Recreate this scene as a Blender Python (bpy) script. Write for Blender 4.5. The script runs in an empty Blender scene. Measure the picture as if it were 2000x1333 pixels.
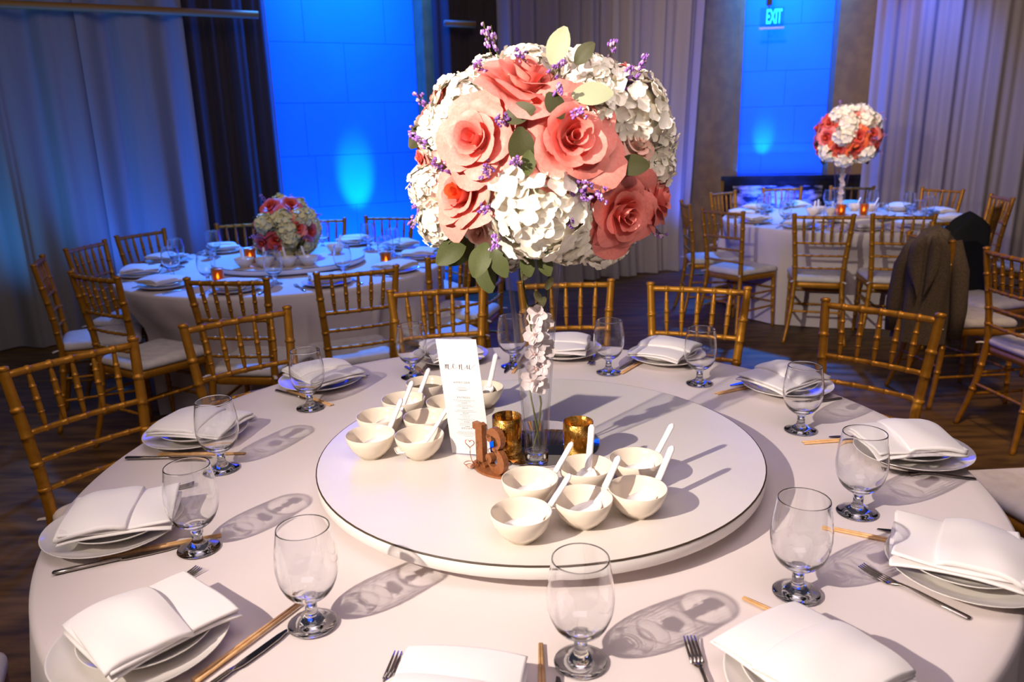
import bpy, math, random
from math import sin, cos, pi, radians, sqrt, atan2, hypot
from mathutils import Vector, Matrix, Euler

SC = bpy.context.scene
COL = SC.collection
rnd = random.Random(7)

# ------------------------------------------------------------------ camera, world, lamps, exposure
cd = bpy.data.cameras.new('camera')
cam = bpy.data.objects.new('camera', cd); COL.objects.link(cam)
cd.sensor_width = 36.0; cd.lens = 27.02; cd.clip_start = 0.02; cd.clip_end = 100
_f = Vector((-0.0108, 0.9637, -0.2668)); _r0 = _f.cross(Vector((0, 0, 1))).normalized(); _u0 = _r0.cross(_f)
_rl = -0.02591
_r = _r0 * cos(_rl) + _u0 * sin(_rl); _u = -_r0 * sin(_rl) + _u0 * cos(_rl)
cam.matrix_world = Matrix(((_r.x, _u.x, -_f.x, 0.0), (_r.y, _u.y, -_f.y, -1.743), (_r.z, _u.z, -_f.z, 1.551), (0, 0, 0, 1)))
cd.dof.use_dof = True; cd.dof.focus_distance = 1.75; cd.dof.aperture_fstop = 4.5
SC.camera = cam

W = bpy.data.worlds.new('world'); SC.world = W; W.use_nodes = True
W.node_tree.nodes['Background'].inputs[0].default_value = (0.50, 0.50, 0.74, 1)
W.node_tree.nodes['Background'].inputs[1].default_value = 0.055

def look_at(o, tgt):
    o.rotation_euler = (Vector(tgt) - o.location).to_track_quat('-Z', 'Y').to_euler()
def spot(name, loc, tgt, watts, color, angle, blend=1.0, radius=0.03):
    l = bpy.data.lights.new(name, 'SPOT'); l.energy = watts; l.color = color
    l.spot_size = radians(angle); l.spot_blend = blend; l.shadow_soft_size = radius
    o = bpy.data.objects.new(name, l); COL.objects.link(o); o.location = loc; look_at(o, tgt); return o
def area(name, loc, tgt, watts, color, sx, sy, spread=180):
    l = bpy.data.lights.new(name, 'AREA'); l.energy = watts; l.color = color
    l.shape = 'RECTANGLE'; l.size = sx; l.size_y = sy; l.spread = radians(spread)
    o = bpy.data.objects.new(name, l); COL.objects.link(o); o.location = loc; look_at(o, tgt); return o

# wall frames: a drape wall running left to centre, and the far right wall
A1 = radians(26.8); B1 = Vector((0.458, 6.091, 0)); D1 = Vector((cos(A1), sin(A1), 0)); N1 = Vector((D1.y, -D1.x, 0))
B2 = Vector((2.2, 7.6, 0)); D2 = Vector((0.985, -0.17, 0)).normalized(); N2 = Vector((D2.y, -D2.x, 0))
def w1(t, off=0.0, z=0.0): return B1 + D1 * t - N1 * off + Vector((0, 0, z))
def w2(t, off=0.0, z=0.0): return B2 + D2 * t - N2 * off + Vector((0, 0, z))

KEY = (-1.56, -1.74, 2.24)
spot('key_spot', KEY, (2.1, 1.1, 1.05), 520, (1.0, 0.86, 0.74), 86, 1.0, 0.022)
area('overhead_fill', (0.3, 1.2, 4.3), (0.3, 1.0, 0), 12, (1.0, 0.80, 0.64), 4, 4)  # unseen overhead lamp added as general warm ambient
spot('flower_pin_spot', (0.85, -2.3, 2.75), (0.07, -0.136, 1.50), 82, (1.0, 0.84, 0.69), 13.5, 0.5, 0.04)
area('camera_side_fill', (-0.6, -3.2, 3.2), (0, 0.6, 0.6), 11, (1.0, 0.78, 0.62), 2.5, 2.5)  # warm fill added behind the camera, no fixture there
# blue uplights in the two wall recesses; unseen overhead lamps added for evenness
BLUE = (0.0, 0.105, 1.0); CYAN = (0.0, 0.50, 1.0)
area('uplight_wash_left', w1(-1.95, 0.08, 0.10), w1(-1.95, 0.58, 2.4), 130, BLUE, 1.2, 0.12)
area('recess_fill_left', w1(-1.95, 0.05, 4.1), w1(-1.95, 0.60, 2.0), 200, BLUE, 1.2, 0.12, 70)
spot('uplight_beam_left', w1(-1.93, -0.02, 0.15), w1(-1.93, 0.60, 1.12), 520, CYAN, 21, 0.9, 0.03)
area('uplight_wash_right', w2(0.88, 0.06, 0.99), w2(0.88, 0.24, 3.2), 7, BLUE, 0.95, 0.08)
area('recess_fill_right', w2(0.88, -0.25, 4.1), w2(0.88, 0.25, 1.9), 200, BLUE, 1.0, 0.12, 70)
spot('uplight_beam_right', w2(0.70, 0.00, 0.965), w2(0.71, 0.25, 1.34), 60, CYAN, 36, 1.0, 0.03)
# unseen lamps added to wash the tables, drapes and floor
spot('blue_wash_left_table', (-1.9, 5.4, 3.8), (-1.35, 3.25, 0.76), 2000, (0.03, 0.22, 1.0), 42, 0.9, 0.1)
spot('blue_wash_right_table', (2.9, 6.7, 3.4), (2.6, 5.05, 0.76), 1100, (0.02, 0.22, 1.0), 46, 0.9, 0.1)
spot('blue_wash_front_table', (-1.6, 5.2, 3.8), (0.10, 0.40, 0.76), 110, (0.10, 0.24, 1.0), 17, 1.0, 0.2)
spot('blue_drape_left', (-2.9, 3.7, 0.15), w1(-3.75, 0.0, 1.7), 150, (0.01, 0.14, 1.0), 80, 1.0, 0.1)
spot('blue_drape_far_left', (-3.9, 3.0, 0.15), w1(-4.7, 0.0, 1.7), 110, (0.02, 0.26, 0.9), 85, 1.0, 0.1)
spot('blue_drape_centre', (1.75, 6.0, 0.2), w1(1.35, 0.0, 1.6), 160, (0.02, 0.10, 1.0), 75, 1.0, 0.1)
spot('blue_drape_right', (4.3, 6.3, 3.6), w2(2.35, -0.1, 1.4), 330, (0.06, 0.14, 1.0), 60, 1.0, 0.1)
spot('violet_drape_right', w2(1.9, -0.5, 3.9), w2(1.95, 0.0, 2.5), 60, (0.35, 0.03, 1.0), 40, 1.0, 0.1)
spot('drape_front_light', (0.6, 1.5, 3.8), (3.6, 7.0, 1.6), 780, (1.0, 0.76, 0.64), 60, 1.0, 0.2)
spot('drape_centre_light', (0.3, 2.6, 3.8), w1(0.6, 0, 1.3), 22, (1.0, 0.76, 0.72), 60, 1.0, 0.2)
spot('blue_wainscot_light', w2(0.9, -1.0, 0.25), w2(0.86, -0.06, 0.66), 900, (0.0, 0.05, 1.0), 50, 0.8, 0.05)
area('mid_room_fill', (0.2, -1.2, 4.2), (0.2, 3.6, 0.3), 62, (1.0, 0.80, 0.86), 2.5, 2.5)
spot('left_flower_pin', (-1.2, 0.6, 3.4), (-1.45, 3.05, 1.0), 60, (1.0, 0.82, 0.58), 10, 0.5, 0.05)
spot('right_flower_pin', (1.6, 1.6, 3.6), (2.70, 4.74, 1.43), 95, (1.0, 0.80, 0.66), 11, 0.5, 0.05)
spot('left_floor_fill', (-2.6, -0.8, 3.8), (-2.1, 0.7, 0.0), 150, (1.0, 0.66, 0.34), 46, 1.0, 0.2)  # unseen warm lamp added to brighten floor and chairs on the left
spot('right_floor_fill', (1.6, 0.2, 4.0), (2.3, 1.4, 0.0), 330, (1.0, 0.66, 0.34), 50, 1.0, 0.2)  # unseen warm lamp added to brighten the floor on the right

SC.view_settings.view_transform = 'Standard'; SC.view_settings.look = 'None'
SC.view_settings.exposure = -0.06; SC.view_settings.gamma = 1.0
SC.view_settings.use_curve_mapping = False
SC.cycles.caustics_reflective = False; SC.cycles.caustics_refractive = True
SC.cycles.max_bounces = 14; SC.cycles.transmission_bounces = 12; SC.cycles.transparent_max_bounces = 24
SC.cycles.sample_clamp_indirect = 6.0

# ------------------------------------------------------------------ materials
def lin(r, g, b):
    f = lambda c: c / 12.92 if c <= 0.04045 else ((c + 0.055) / 1.055) ** 2.4
    return (f(r / 255), f(g / 255), f(b / 255), 1.0)
def newmat(name):
    m = bpy.data.materials.new(name); m.use_nodes = True
    return m, m.node_tree.nodes, m.node_tree.links, m.node_tree.nodes['Principled BSDF']
def pmat(name, col, rough=0.5, metal=0.0, spec=0.5, noise=None, bump=None, sheen=0.0, vary=0.0, sub=0.0, coat=0.0):
    m, N, L, p = newmat(name)
    p.inputs['Base Color'].default_value = col; p.inputs['Roughness'].default_value = rough
    p.inputs['Metallic'].default_value = metal; p.inputs['Specular IOR Level'].default_value = spec
    if coat: p.inputs['Coat Weight'].default_value = coat; p.inputs['Coat Roughness'].default_value = 0.05
    if sheen: p.inputs['Sheen Weight'].default_value = sheen
    if sub:
        p.inputs['Subsurface Weight'].default_value = sub; p.inputs['Subsurface Radius'].default_value = (1, .5, .4); p.inputs['Subsurface Scale'].default_value = 0.006
    tc = N.new('ShaderNodeTexCoord')
    src = None
    if noise:
        sc, col2, lo, hi = noise
        n = N.new('ShaderNodeTexNoise'); n.inputs['Scale'].default_value = sc; n.inputs['Detail'].default_value = 5
        L.new(tc.outputs['Object'], n.inputs['Vector'])
        r = N.new('ShaderNodeMapRange'); r.inputs['From Min'].default_value = lo; r.inputs['From Max'].default_value = hi
        L.new(n.outputs['Fac'], r.inputs['Value'])
        mx = N.new('ShaderNodeMix'); mx.data_type = 'RGBA'
        mx.inputs['A'].default_value = col; mx.inputs['B'].default_value = col2
        L.new(r.outputs['Result'], mx.inputs['Factor']); src = mx.outputs['Result']
    if vary:
        oi = N.new('ShaderNodeObjectInfo'); h = N.new('ShaderNodeHueSaturation')
        r = N.new('ShaderNodeMapRange'); r.inputs['To Min'].default_value = 1 - vary; r.inputs['To Max'].default_value = 1 + vary
        L.new(oi.outputs['Random'], r.inputs['Value']); L.new(r.outputs['Result'], h.inputs['Value'])
        if src: L.new(src, h.inputs['Color'])
        else: h.inputs['Color'].default_value = col
        src = h.outputs['Color']
    if src: L.new(src, p.inputs['Base Color'])
    if bump:
        sc, st, dist = bump
        n = N.new('ShaderNodeTexNoise'); n.inputs['Scale'].default_value = sc; n.inputs['Detail'].default_value = 3
        L.new(tc.outputs['Object'], n.inputs['Vector'])
        b = N.new('ShaderNodeBump'); b.inputs['Strength'].default_value = st; b.inputs['Distance'].default_value = dist
        L.new(n.outputs['Fac'], b.inputs['Height']); L.new(b.outputs['Normal'], p.inputs['Normal'])
    return m
def thin_glass(name, tint=(0.97, 0.98, 1.0, 1), edge=(0.22, 0.22, 0.24, 1), ior=1.5):
    m, N, L, p = newmat(name); N.remove(p); out = N['Material Output']
    lw = N.new('ShaderNodeLayerWeight'); lw.inputs['Blend'].default_value = 0.5
    cr = N.new('ShaderNodeValToRGB'); e = cr.color_ramp.elements
    e[0].position = 0.0; e[0].color = tint; e[1].position = 0.99; e[1].color = edge
    k = cr.color_ramp.elements.new(0.78); k.color = tuple(c * .94 for c in tint[:3]) + (1,)
    L.new(lw.outputs['Facing'], cr.inputs['Fac'])
    tr = N.new('ShaderNodeBsdfTransparent'); L.new(cr.outputs['Color'], tr.inputs['Color'])
    gl = N.new('ShaderNodeBsdfGlossy'); gl.inputs['Roughness'].default_value = 0.0
    pw = N.new('ShaderNodeMath'); pw.operation = 'POWER'; pw.inputs[1].default_value = 5.0; L.new(lw.outputs['Facing'], pw.inputs[0])
    fr = N.new('ShaderNodeMath'); fr.operation = 'MULTIPLY_ADD'; fr.inputs[1].default_value = 0.80; fr.inputs[2].default_value = 0.055; L.new(pw.outputs['Value'], fr.inputs[0])
    mx = N.new('ShaderNodeMixShader')
    L.new(fr.outputs['Value'], mx.inputs['Fac']); L.new(tr.outputs['BSDF'], mx.inputs[1]); L.new(gl.outputs['BSDF'], mx.inputs[2])
    L.new(mx.outputs['Shader'], out.inputs['Surface'])
    return m
def solid_glass(name, col=(0.98, 0.99, 1.0, 1), ior=1.5):
    m, N, L, p = newmat(name)
    p.inputs['Base Color'].default_value = col; p.inputs['Roughness'].default_value = 0.0
    p.inputs['Transmission Weight'].default_value = 1.0; p.inputs['IOR'].default_value = ior
    return m
def emit(name, col, s):
    m, N, L, p = newmat(name)
    p.inputs['Base Color'].default_value = col
    p.inputs['Emission Color'].default_value = col; p.inputs['Emission Strength'].default_value = s
    return m
def sheer(name, col, clear, trans=0.3):
    m, N, L, p = newmat(name); N.remove(p); out = N['Material Output']
    df = N.new('ShaderNodeBsdfDiffuse'); tl = N.new('ShaderNodeBsdfTranslucent'); tr = N.new('ShaderNodeBsdfTransparent')
    tc = N.new('ShaderNodeTexCoord'); nz = N.new('ShaderNodeTexNoise'); mp = N.new('ShaderNodeMapping')
    mp.inputs['Scale'].default_value = (6, 6, 0.25); nz.inputs['Scale'].default_value = 2.0
    L.new(tc.outputs['Object'], mp.inputs['Vector']); L.new(mp.outputs['Vector'], nz.inputs['Vector'])
    mc = N.new('ShaderNodeMix'); mc.data_type = 'RGBA'; mc.inputs['A'].default_value = col
    mc.inputs['B'].default_value = (col[0] * .72, col[1] * .72, col[2] * .74, 1); L.new(nz.outputs['Fac'], mc.inputs['Factor'])
    L.new(mc.outputs['Result'], df.inputs['Color']); L.new(mc.outputs['Result'], tl.inputs['Color'])
    a = N.new('ShaderNodeMixShader'); a.inputs['Fac'].default_value = trans
    L.new(df.outputs['BSDF'], a.inputs[1]); L.new(tl.outputs['BSDF'], a.inputs[2])
    b = N.new('ShaderNodeMixShader'); b.inputs['Fac'].default_value = clear
    L.new(a.outputs['Shader'], b.inputs[1]); L.new(tr.outputs['BSDF'], b.inputs[2])
    L.new(b.outputs['Shader'], out.inputs['Surface'])
    return m

M = {}
M['linen'] = pmat('linen', (0.71, 0.63, 0.615, 1), 0.85, spec=0.15, noise=(3, (0.675, 0.60, 0.585, 1), .35, .7), bump=(420, 0.12, 0.0006), sheen=0.15)
M['napkin'] = pmat('napkin_cloth', (0.80, 0.76, 0.75, 1), 0.8, spec=0.15, bump=(500, 0.12, 0.0005), sheen=0.15)
M['cushion'] = pmat('cushion_cloth', (0.72, 0.68, 0.66, 1), 0.85, spec=0.1, noise=(25, (0.62, 0.58, 0.57, 1), .4, .7), bump=(260, 0.2, 0.001))
M['laminate'] = pmat('white_laminate', (0.73, 0.685, 0.64, 1), 0.36, spec=0.4, noise=(5, (0.70, 0.655, 0.61, 1), .35, .7))
M['laminate_edge'] = pmat('laminate_edge_band', (0.80, 0.76, 0.72, 1), 0.4)
M['edge_line'] = pmat('dark_edge_line', (0.05, 0.03, 0.012, 1), 0.5)
M['plate'] = pmat('plate_china', (0.74, 0.70, 0.66, 1), 0.12, spec=0.5, coat=0.3)
M['bowl'] = pmat('cream_china', (0.80, 0.70, 0.57, 1), 0.14, spec=0.5, coat=0.3)
M['spoon'] = pmat('white_china', (0.86, 0.84, 0.85, 1), 0.12, spec=0.5, coat=0.3)
M['sauce'] = pmat('dark_sauce', (0.03, 0.012, 0.006, 1), 0.08)
M['gold'] = pmat('gold_paint', (0.46, 0.205, 0.014, 1), 0.38, metal=0.4, spec=0.4, noise=(40, (0.37, 0.155, 0.010, 1), .4, .7), vary=0.05)
M['steel'] = pmat('cutlery_steel', (0.42, 0.38, 0.35, 1), 0.16, metal=1.0)
M['bamboo'] = pmat('pale_bamboo', (0.70, 0.42, 0.19, 1), 0.5, noise=(60, (0.58, 0.32, 0.13, 1), .4, .65))
M['glass'] = thin_glass('goblet_glass')
M['glass_solid'] = solid_glass('goblet_glass_solid')
M['vase_glass'] = thin_glass('vase_glass', (0.975, 0.98, 0.99, 1), (0.34, 0.38, 0.46, 1))
M['copper'] = pmat('copper_painted_board', (0.34, 0.125, 0.045, 1), 0.45, metal=0.25, noise=(160, (0.27, 0.095, 0.03, 1), .4, .65), bump=(300, 0.1, 0.0004))
M['copper_wire'] = pmat('copper_wire', (0.75, 0.33, 0.20, 1), 0.25, metal=1.0)
M['card'] = pmat('white_card', (0.74, 0.73, 0.74, 1), 0.7, spec=0.2)
M['ink'] = pmat('dark_ink', (0.05, 0.035, 0.04, 1), 0.7)
M['ink_grey'] = pmat('grey_ink', (0.22, 0.20, 0.21, 1), 0.7)
M['mirror'] = pmat('mirror_tile', (0.62, 0.58, 0.57, 1), 0.03, metal=1.0)
M['stem'] = pmat('green_stem', (0.10, 0.105, 0.02, 1), 0.5)
M['leaf_sage'] = pmat('sage_leaf', (0.40, 0.42, 0.27, 1), 0.55, spec=0.2, noise=(30, (0.34, 0.37, 0.22, 1), .4, .7), vary=0.12)
M['leaf_dark'] = pmat('dark_leaf', (0.060, 0.058, 0.020, 1), 0.5, spec=0.2, noise=(30, (0.038, 0.042, 0.013, 1), .4, .7), vary=0.15)
M['leaf_mid'] = pmat('olive_leaf', (0.090, 0.105, 0.036, 1), 0.5, spec=0.2, noise=(30, (0.06, 0.075, 0.024, 1), .4, .7), vary=0.12)
M['foam'] = pmat('dark_green_foam', (0.03, 0.03, 0.012, 1), 0.9)
M['hyd'] = pmat('white_hydrangea', (0.95, 0.90, 0.81, 1), 0.6, spec=0.2, noise=(14, (0.90, 0.83, 0.68, 1), .35, .7), sub=0.12)
M['hyd_core'] = pmat('hydrangea_core', (0.78, 0.72, 0.52, 1), 0.7)  # pale cream ball inside the florets
M['hyd_cream'] = pmat('cream_hydrangea', (0.72, 0.68, 0.40, 1), 0.6, spec=0.2, noise=(14, (0.62, 0.58, 0.30, 1), .35, .7))
M['coral'] = pmat('coral_rose', (0.92, 0.33, 0.28, 1), 0.5, spec=0.3, noise=(16, (0.90, 0.26, 0.21, 1), .35, .7), vary=0.06, sub=0.12)
M['coral_deep'] = pmat('deep_coral_rose', (0.92, 0.30, 0.26, 1), 0.5, spec=0.3, noise=(16, (0.88, 0.22, 0.18, 1), .35, .7), vary=0.08, sub=0.12)
M['orange_rose'] = pmat('orange_rose', (0.90, 0.16, 0.05, 1), 0.5, spec=0.3, vary=0.08)
M['blush'] = pmat('blush_rose', (0.88, 0.56, 0.46, 1), 0.55, spec=0.3, noise=(16, (0.84, 0.47, 0.38, 1), .35, .7), vary=0.06, sub=0.12)
M['red_rose'] = pmat('red_rose', (0.62, 0.07, 0.045, 1), 0.55, vary=0.1)
M['pink_rose'] = pmat('pink_rose', (0.66, 0.12, 0.14, 1), 0.55, vary=0.1)
M['statice'] = pmat('purple_statice', (0.30, 0.13, 0.50, 1), 0.65, vary=0.25)
M['statice_pale'] = pmat('pale_statice', (0.62, 0.42, 0.60, 1), 0.65)
M['orchid'] = pmat('white_orchid', (0.86, 0.76, 0.74, 1), 0.5, noise=(40, (0.80, 0.58, 0.62, 1), .5, .75))
M['orchid_bud'] = pmat('orchid_bud', (0.60, 0.60, 0.26, 1), 0.5)
M['orchid_lip'] = pmat('orchid_lip', (0.74, 0.46, 0.40, 1), 0.5)
M['dark_vase'] = pmat('dark_low_vase', (0.02, 0.018, 0.025, 1), 0.25)
M['wax'] = pmat('candle_wax', (0.80, 0.62, 0.35, 1), 0.5, sub=0.3)
M['flame'] = emit('candle_flame', (1.0, 0.42, 0.06, 1), 9)
M['wall_stone'] = pmat('tan_wall', (0.25, 0.135, 0.018, 1), 0.8, noise=(8, (0.19, 0.10, 0.012, 1), .35, .65), bump=(60, 0.3, 0.004))
M['wall_blue_lit'] = pmat('blue_lit_recess_wall', (0.008, 0.165, 0.80, 1), 0.75, noise=(2.0, (0.007, 0.14, 0.72, 1), .35, .7), bump=(30, 0.15, 0.003))  # blue of the uplights is put into the wall's base colour
M['black_stone'] = pmat('black_glossy_stone', (0.008, 0.007, 0.008, 1), 0.12, noise=(5, (0.02, 0.017, 0.016, 1), .45, .7), bump=(9, 0.15, 0.01))
M['sheer_white'] = sheer('sheer_white_drape', (0.56, 0.50, 0.49, 1), 0.14)
M['sheer_left'] = sheer('white_drape', (0.42, 0.40, 0.37, 1), 0.06)
M['brown_drape'] = pmat('brown_drape', (0.045, 0.03, 0.024, 1), 0.9, sheen=0.1)
M['rail_wood'] = pmat('tan_rail', (0.30, 0.15, 0.025, 1), 0.6)
M['tweed'] = pmat('grey_tweed', (0.105, 0.075, 0.045, 1), 0.95, noise=(180, (0.06, 0.042, 0.026, 1), .4, .6), bump=(200, 0.4, 0.002))
M['black_wool'] = pmat('black_wool', (0.006, 0.006, 0.007, 1), 0.9)
M['lining'] = pmat('coat_lining', (0.03, 0.02, 0.015, 1), 0.6)
M['sign_plate'] = thin_glass('sign_acrylic', (0.80, 0.90, 1.0, 1), (0.4, 0.6, 0.9, 1))
M['sign_letters'] = emit('sign_letters', (0.01, 0.85, 0.80, 1), 1.25)
M['sign_bar'] = pmat('sign_bar', (0.5, 0.7, 0.75, 1), 0.4)
M['bracket'] = pmat('dark_bracket', (0.02, 0.012, 0.008, 1), 0.5)

def votive_mat(name):
    m, N, L, p = newmat(name)
    tc = N.new('ShaderNodeTexCoord'); v = N.new('ShaderNodeTexVoronoi'); v.inputs['Scale'].default_value = 330
    L.new(tc.outputs['Object'], v.inputs['Vector'])
    n = N.new('ShaderNodeTexNoise'); n.inputs['Scale'].default_value = 26; L.new(tc.outputs['Object'], n.inputs['Vector'])
    mr = N.new('ShaderNodeMapRange'); mr.inputs['From Min'].default_value = .44; mr.inputs['From Max'].default_value = .62
    L.new(n.outputs['Fac'], mr.inputs['Value'])
    v2 = N.new('ShaderNodeMapRange'); v2.inputs['From Min'].default_value = .25; v2.inputs['From Max'].default_value = .5
    L.new(v.outputs['Distance'], v2.inputs['Value'])
    mu = N.new('ShaderNodeMath'); mu.operation = 'MULTIPLY'; L.new(mr.outputs['Result'], mu.inputs[0]); L.new(v2.outputs['Result'], mu.inputs[1])
    mx = N.new('ShaderNodeMix'); mx.data_type = 'RGBA'; mx.inputs['A'].default_value = (0.50, 0.19, 0.02, 1); mx.inputs['B'].default_value = (0.95, 0.62, 0.16, 1)
    L.new(mu.outputs['Value'], mx.inputs['Factor']); L.new(mx.outputs['Result'], p.inputs['Base Color'])
    p.inputs['Metallic'].default_value = 0.9
    r2 = N.new('ShaderNodeMapRange'); r2.inputs['To Min'].default_value = .12; r2.inputs['To Max'].default_value = .4
    L.new(mu.outputs['Value'], r2.inputs['Value']); L.new(r2.outputs['Result'], p.inputs['Roughness'])
    b = N.new('ShaderNodeBump'); b.inputs['Strength'].default_value = .5; b.inputs['Distance'].default_value = .001
    L.new(mu.outputs['Value'], b.inputs['Height']); L.new(b.outputs['Normal'], p.inputs['Normal'])
    return m
M['votive'] = votive_mat('amber_mercury_glass')
def floor_mat():
    m, N, L, p = newmat('dark_floor')
    tc = N.new('ShaderNodeTexCoord'); mp = N.new('ShaderNodeMapping'); mp.inputs['Scale'].default_value = (1.2, 6, 1)
    mp.inputs['Rotation'].default_value = (0, 0, radians(24))
    n = N.new('ShaderNodeTexNoise'); n.inputs['Scale'].default_value = 2.6; n.inputs['Detail'].default_value = 6
    L.new(tc.outputs['Object'], mp.inputs['Vector']); L.new(mp.outputs['Vector'], n.inputs['Vector'])
    cr = N.new('ShaderNodeValToRGB'); e = cr.color_ramp.elements
    e[0].position = .36; e[0].color = (0.050, 0.025, 0.005, 1); e[1].position = .70; e[1].color = (0.19, 0.100, 0.022, 1)
    L.new(n.outputs['Fac'], cr.inputs['Fac']); L.new(cr.outputs['Color'], p.inputs['Base Color'])
    p.inputs['Roughness'].default_value = .5
    return m
M['floor'] = floor_mat()

# ------------------------------------------------------------------ mesh helpers
class G:
    def __init__(s): s.v = []; s.f = []; s.m = []; s.sm = []
    def add(s, vs, fs, mi=0, mat=None, smooth=True):
        o = len(s.v)
        s.v += [tuple(mat @ Vector(p)) for p in vs] if mat is not None else [tuple(p) for p in vs]
        s.f += [tuple(i + o for i in f) for f in fs]; s.m += [mi] * len(fs); s.sm += [smooth] * len(fs)
        return s
    def mesh(s, name, *mats):
        me = bpy.data.meshes.new(name); me.from_pydata(s.v, [], s.f); me.update()
        for mt in mats: me.materials.append(mt)
        me.polygons.foreach_set('material_index', s.m); me.polygons.foreach_set('use_smooth', s.sm)
        return me
def lathe(prof, n=24, close=False):
    vs = []; fs = []
    k = len(prof)
    for i in range(n):
        a = 2 * pi * i / n
        for r, z in prof: vs.append((max(r, 1e-5) * cos(a), max(r, 1e-5) * sin(a), z))
    for i in range(n):
        j = (i + 1) % n
        for q in range(k - 1): fs.append((i * k + q, j * k + q, j * k + q + 1, i * k + q + 1))
        if close: fs.append((i * k + k - 1, j * k + k - 1, j * k, i * k))
    return vs, fs
def tube(pts, rad, n=8, cap=True, flat=1.0):
    pts = [Vector(p) for p in pts]; k = len(pts)
    if not hasattr(rad, '__len__'): rad = [rad] * k
    vs = []; fs = []; ref = None
    for i, p in enumerate(pts):
        t = (pts[min(i + 1, k - 1)] - pts[max(i - 1, 0)]).normalized()
        if ref is None: ref = Vector((0, 0, 1)) if abs(t.z) < 0.9 else Vector((1, 0, 0))
        x = ref - t * ref.dot(t)
        x.normalize(); y = t.cross(x); ref = x
        for a in range(n):
            an = 2 * pi * a / n; vs.append(p + (x * cos(an) * flat + y * sin(an)) * rad[i])
    for i in range(k - 1):
        for a in range(n):
            b = (a + 1) % n; fs.append((i * n + a, i * n + b, (i + 1) * n + b, (i + 1) * n + a))
    if cap: fs.append(tuple(range(n - 1, -1, -1))); fs.append(tuple((k - 1) * n + a for a in range(n)))
    return [tuple(v) for v in vs], fs
def box(x0, x1, y0, y1, z0, z1):
    v = [(x0, y0, z0), (x1, y0, z0), (x1, y1, z0), (x0, y1, z0), (x0, y0, z1), (x1, y0, z1), (x1, y1, z1), (x0, y1, z1)]
    return v, [(3, 2, 1, 0), (4, 5, 6, 7), (0, 1, 5, 4), (1, 2, 6, 5), (2, 3, 7, 6), (3, 0, 4, 7)]
def prism(poly, z0, z1):
    n = len(poly); v = [(x, y, z0) for x, y in poly] + [(x, y, z1) for x, y in poly]
    return v, [tuple(range(n - 1, -1, -1)), tuple(range(n, 2 * n))] + [(i, (i + 1) % n, n + (i + 1) % n, n + i) for i in range(n)]
def grid(nu, nv, fn):
    vs = [fn(i / (nu - 1), j / (nv - 1)) for i in range(nu) for j in range(nv)]
    return vs, [(i * nv + j, (i + 1) * nv + j, (i + 1) * nv + j + 1, i * nv + j + 1) for i in range(nu - 1) for j in range(nv - 1)]
def ball(r, nu=10, nv=7, c=(0, 0, 0), sz=1.0):
    prof = [(r * sin(pi * i / (nv - 1)), -r * sz * cos(pi * i / (nv - 1))) for i in range(nv)]
    v, f = lathe(prof, nu); return [(x + c[0], y + c[1], z + c[2]) for x, y, z in v], f
def arc(cx, cy, r, a0, a1, n):
    return [(cx + r * cos(radians(a0 + (a1 - a0) * i / (n - 1))), cy + r * sin(radians(a0 + (a1 - a0) * i / (n - 1)))) for i in range(n)]

def link(name, mesh, parent=None, loc=None, rot=None, scale=None, mtx=None):
    o = bpy.data.objects.new(name, mesh); COL.objects.link(o)
    if parent: o.parent = parent
    if mtx is not None: o.matrix_local = mtx
    else:
        if loc is not None: o.location = loc
        if rot is not None: o.rotation_euler = rot
        if scale is not None: o.scale = (scale,) * 3 if not hasattr(scale, '__len__') else scale
    return o
def tag(o, label, cat, group=None, kind=None):
    o['label'] = label; o['category'] = cat
    if group: o['group'] = group
    if kind: o['kind'] = kind
    return o
def struct(o, label, cat):
    o['kind'] = 'structure'; o['label'] = label; o['category'] = cat; return o
# a prototype is a list of (part name, mesh, matrix or None, [sub-parts]); spawn() makes a thing with its own objects on shared mesh data
def spawn(name, parts, loc, rz, label, cat, group=None, scale=None, rot=None):
    if isinstance(parts, bpy.types.Mesh): o = link(name, parts)
    else:
        o = bpy.data.objects.new(name, None); COL.objects.link(o); o.empty_display_size = 0.05
        for p in parts: add_part(p, o)
    o.location = loc; o.rotation_euler = rot if rot is not None else (0, 0, rz)
    if scale: o.scale = (scale,) * 3
    return tag(o, label, cat, group)
def add_part(p, parent):
    nm, me, mtx, kids = (tuple(p) + (None, ()))[:4] if len(p) < 4 else p
    c = link(nm, me, parent, mtx=mtx)
    for k in kids or (): add_part(k, c)
    return c

# ------------------------------------------------------------------ room
def rect_on(wfun, t0, t1, off, z0, z1, thick, mat, name, nt=1, nz=1):
    g = G(); a = [wfun(t0, off), wfun(t1, off), wfun(t1, off + thick), wfun(t0, off + thick)]
    v = [(p.x, p.y, z0) for p in a] + [(p.x, p.y, z1) for p in a]
    g.add(v, [(3, 2, 1, 0), (4, 5, 6, 7), (0, 1, 5, 4), (1, 2, 6, 5), (2, 3, 7, 6), (3, 0, 4, 7)], 0, smooth=False)
    return g.mesh(name, mat)
g = G(); g.add([(-7, -5, 0), (8, -5, 0), (8, 9.5, 0), (-7, 9.5, 0), (-7, -5, -.1), (8, -5, -.1), (8, 9.5, -.1), (-7, 9.5, -.1)], [(0, 1, 2, 3), (7, 6, 5, 4), (0, 4, 5, 1), (1, 5, 6, 2), (2, 6, 7, 3), (3, 7, 4, 0)], smooth=False)
struct(link('floor', g.mesh('floor', M['floor'])), 'dark brown wooden floor of the banquet hall', 'floor')
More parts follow.
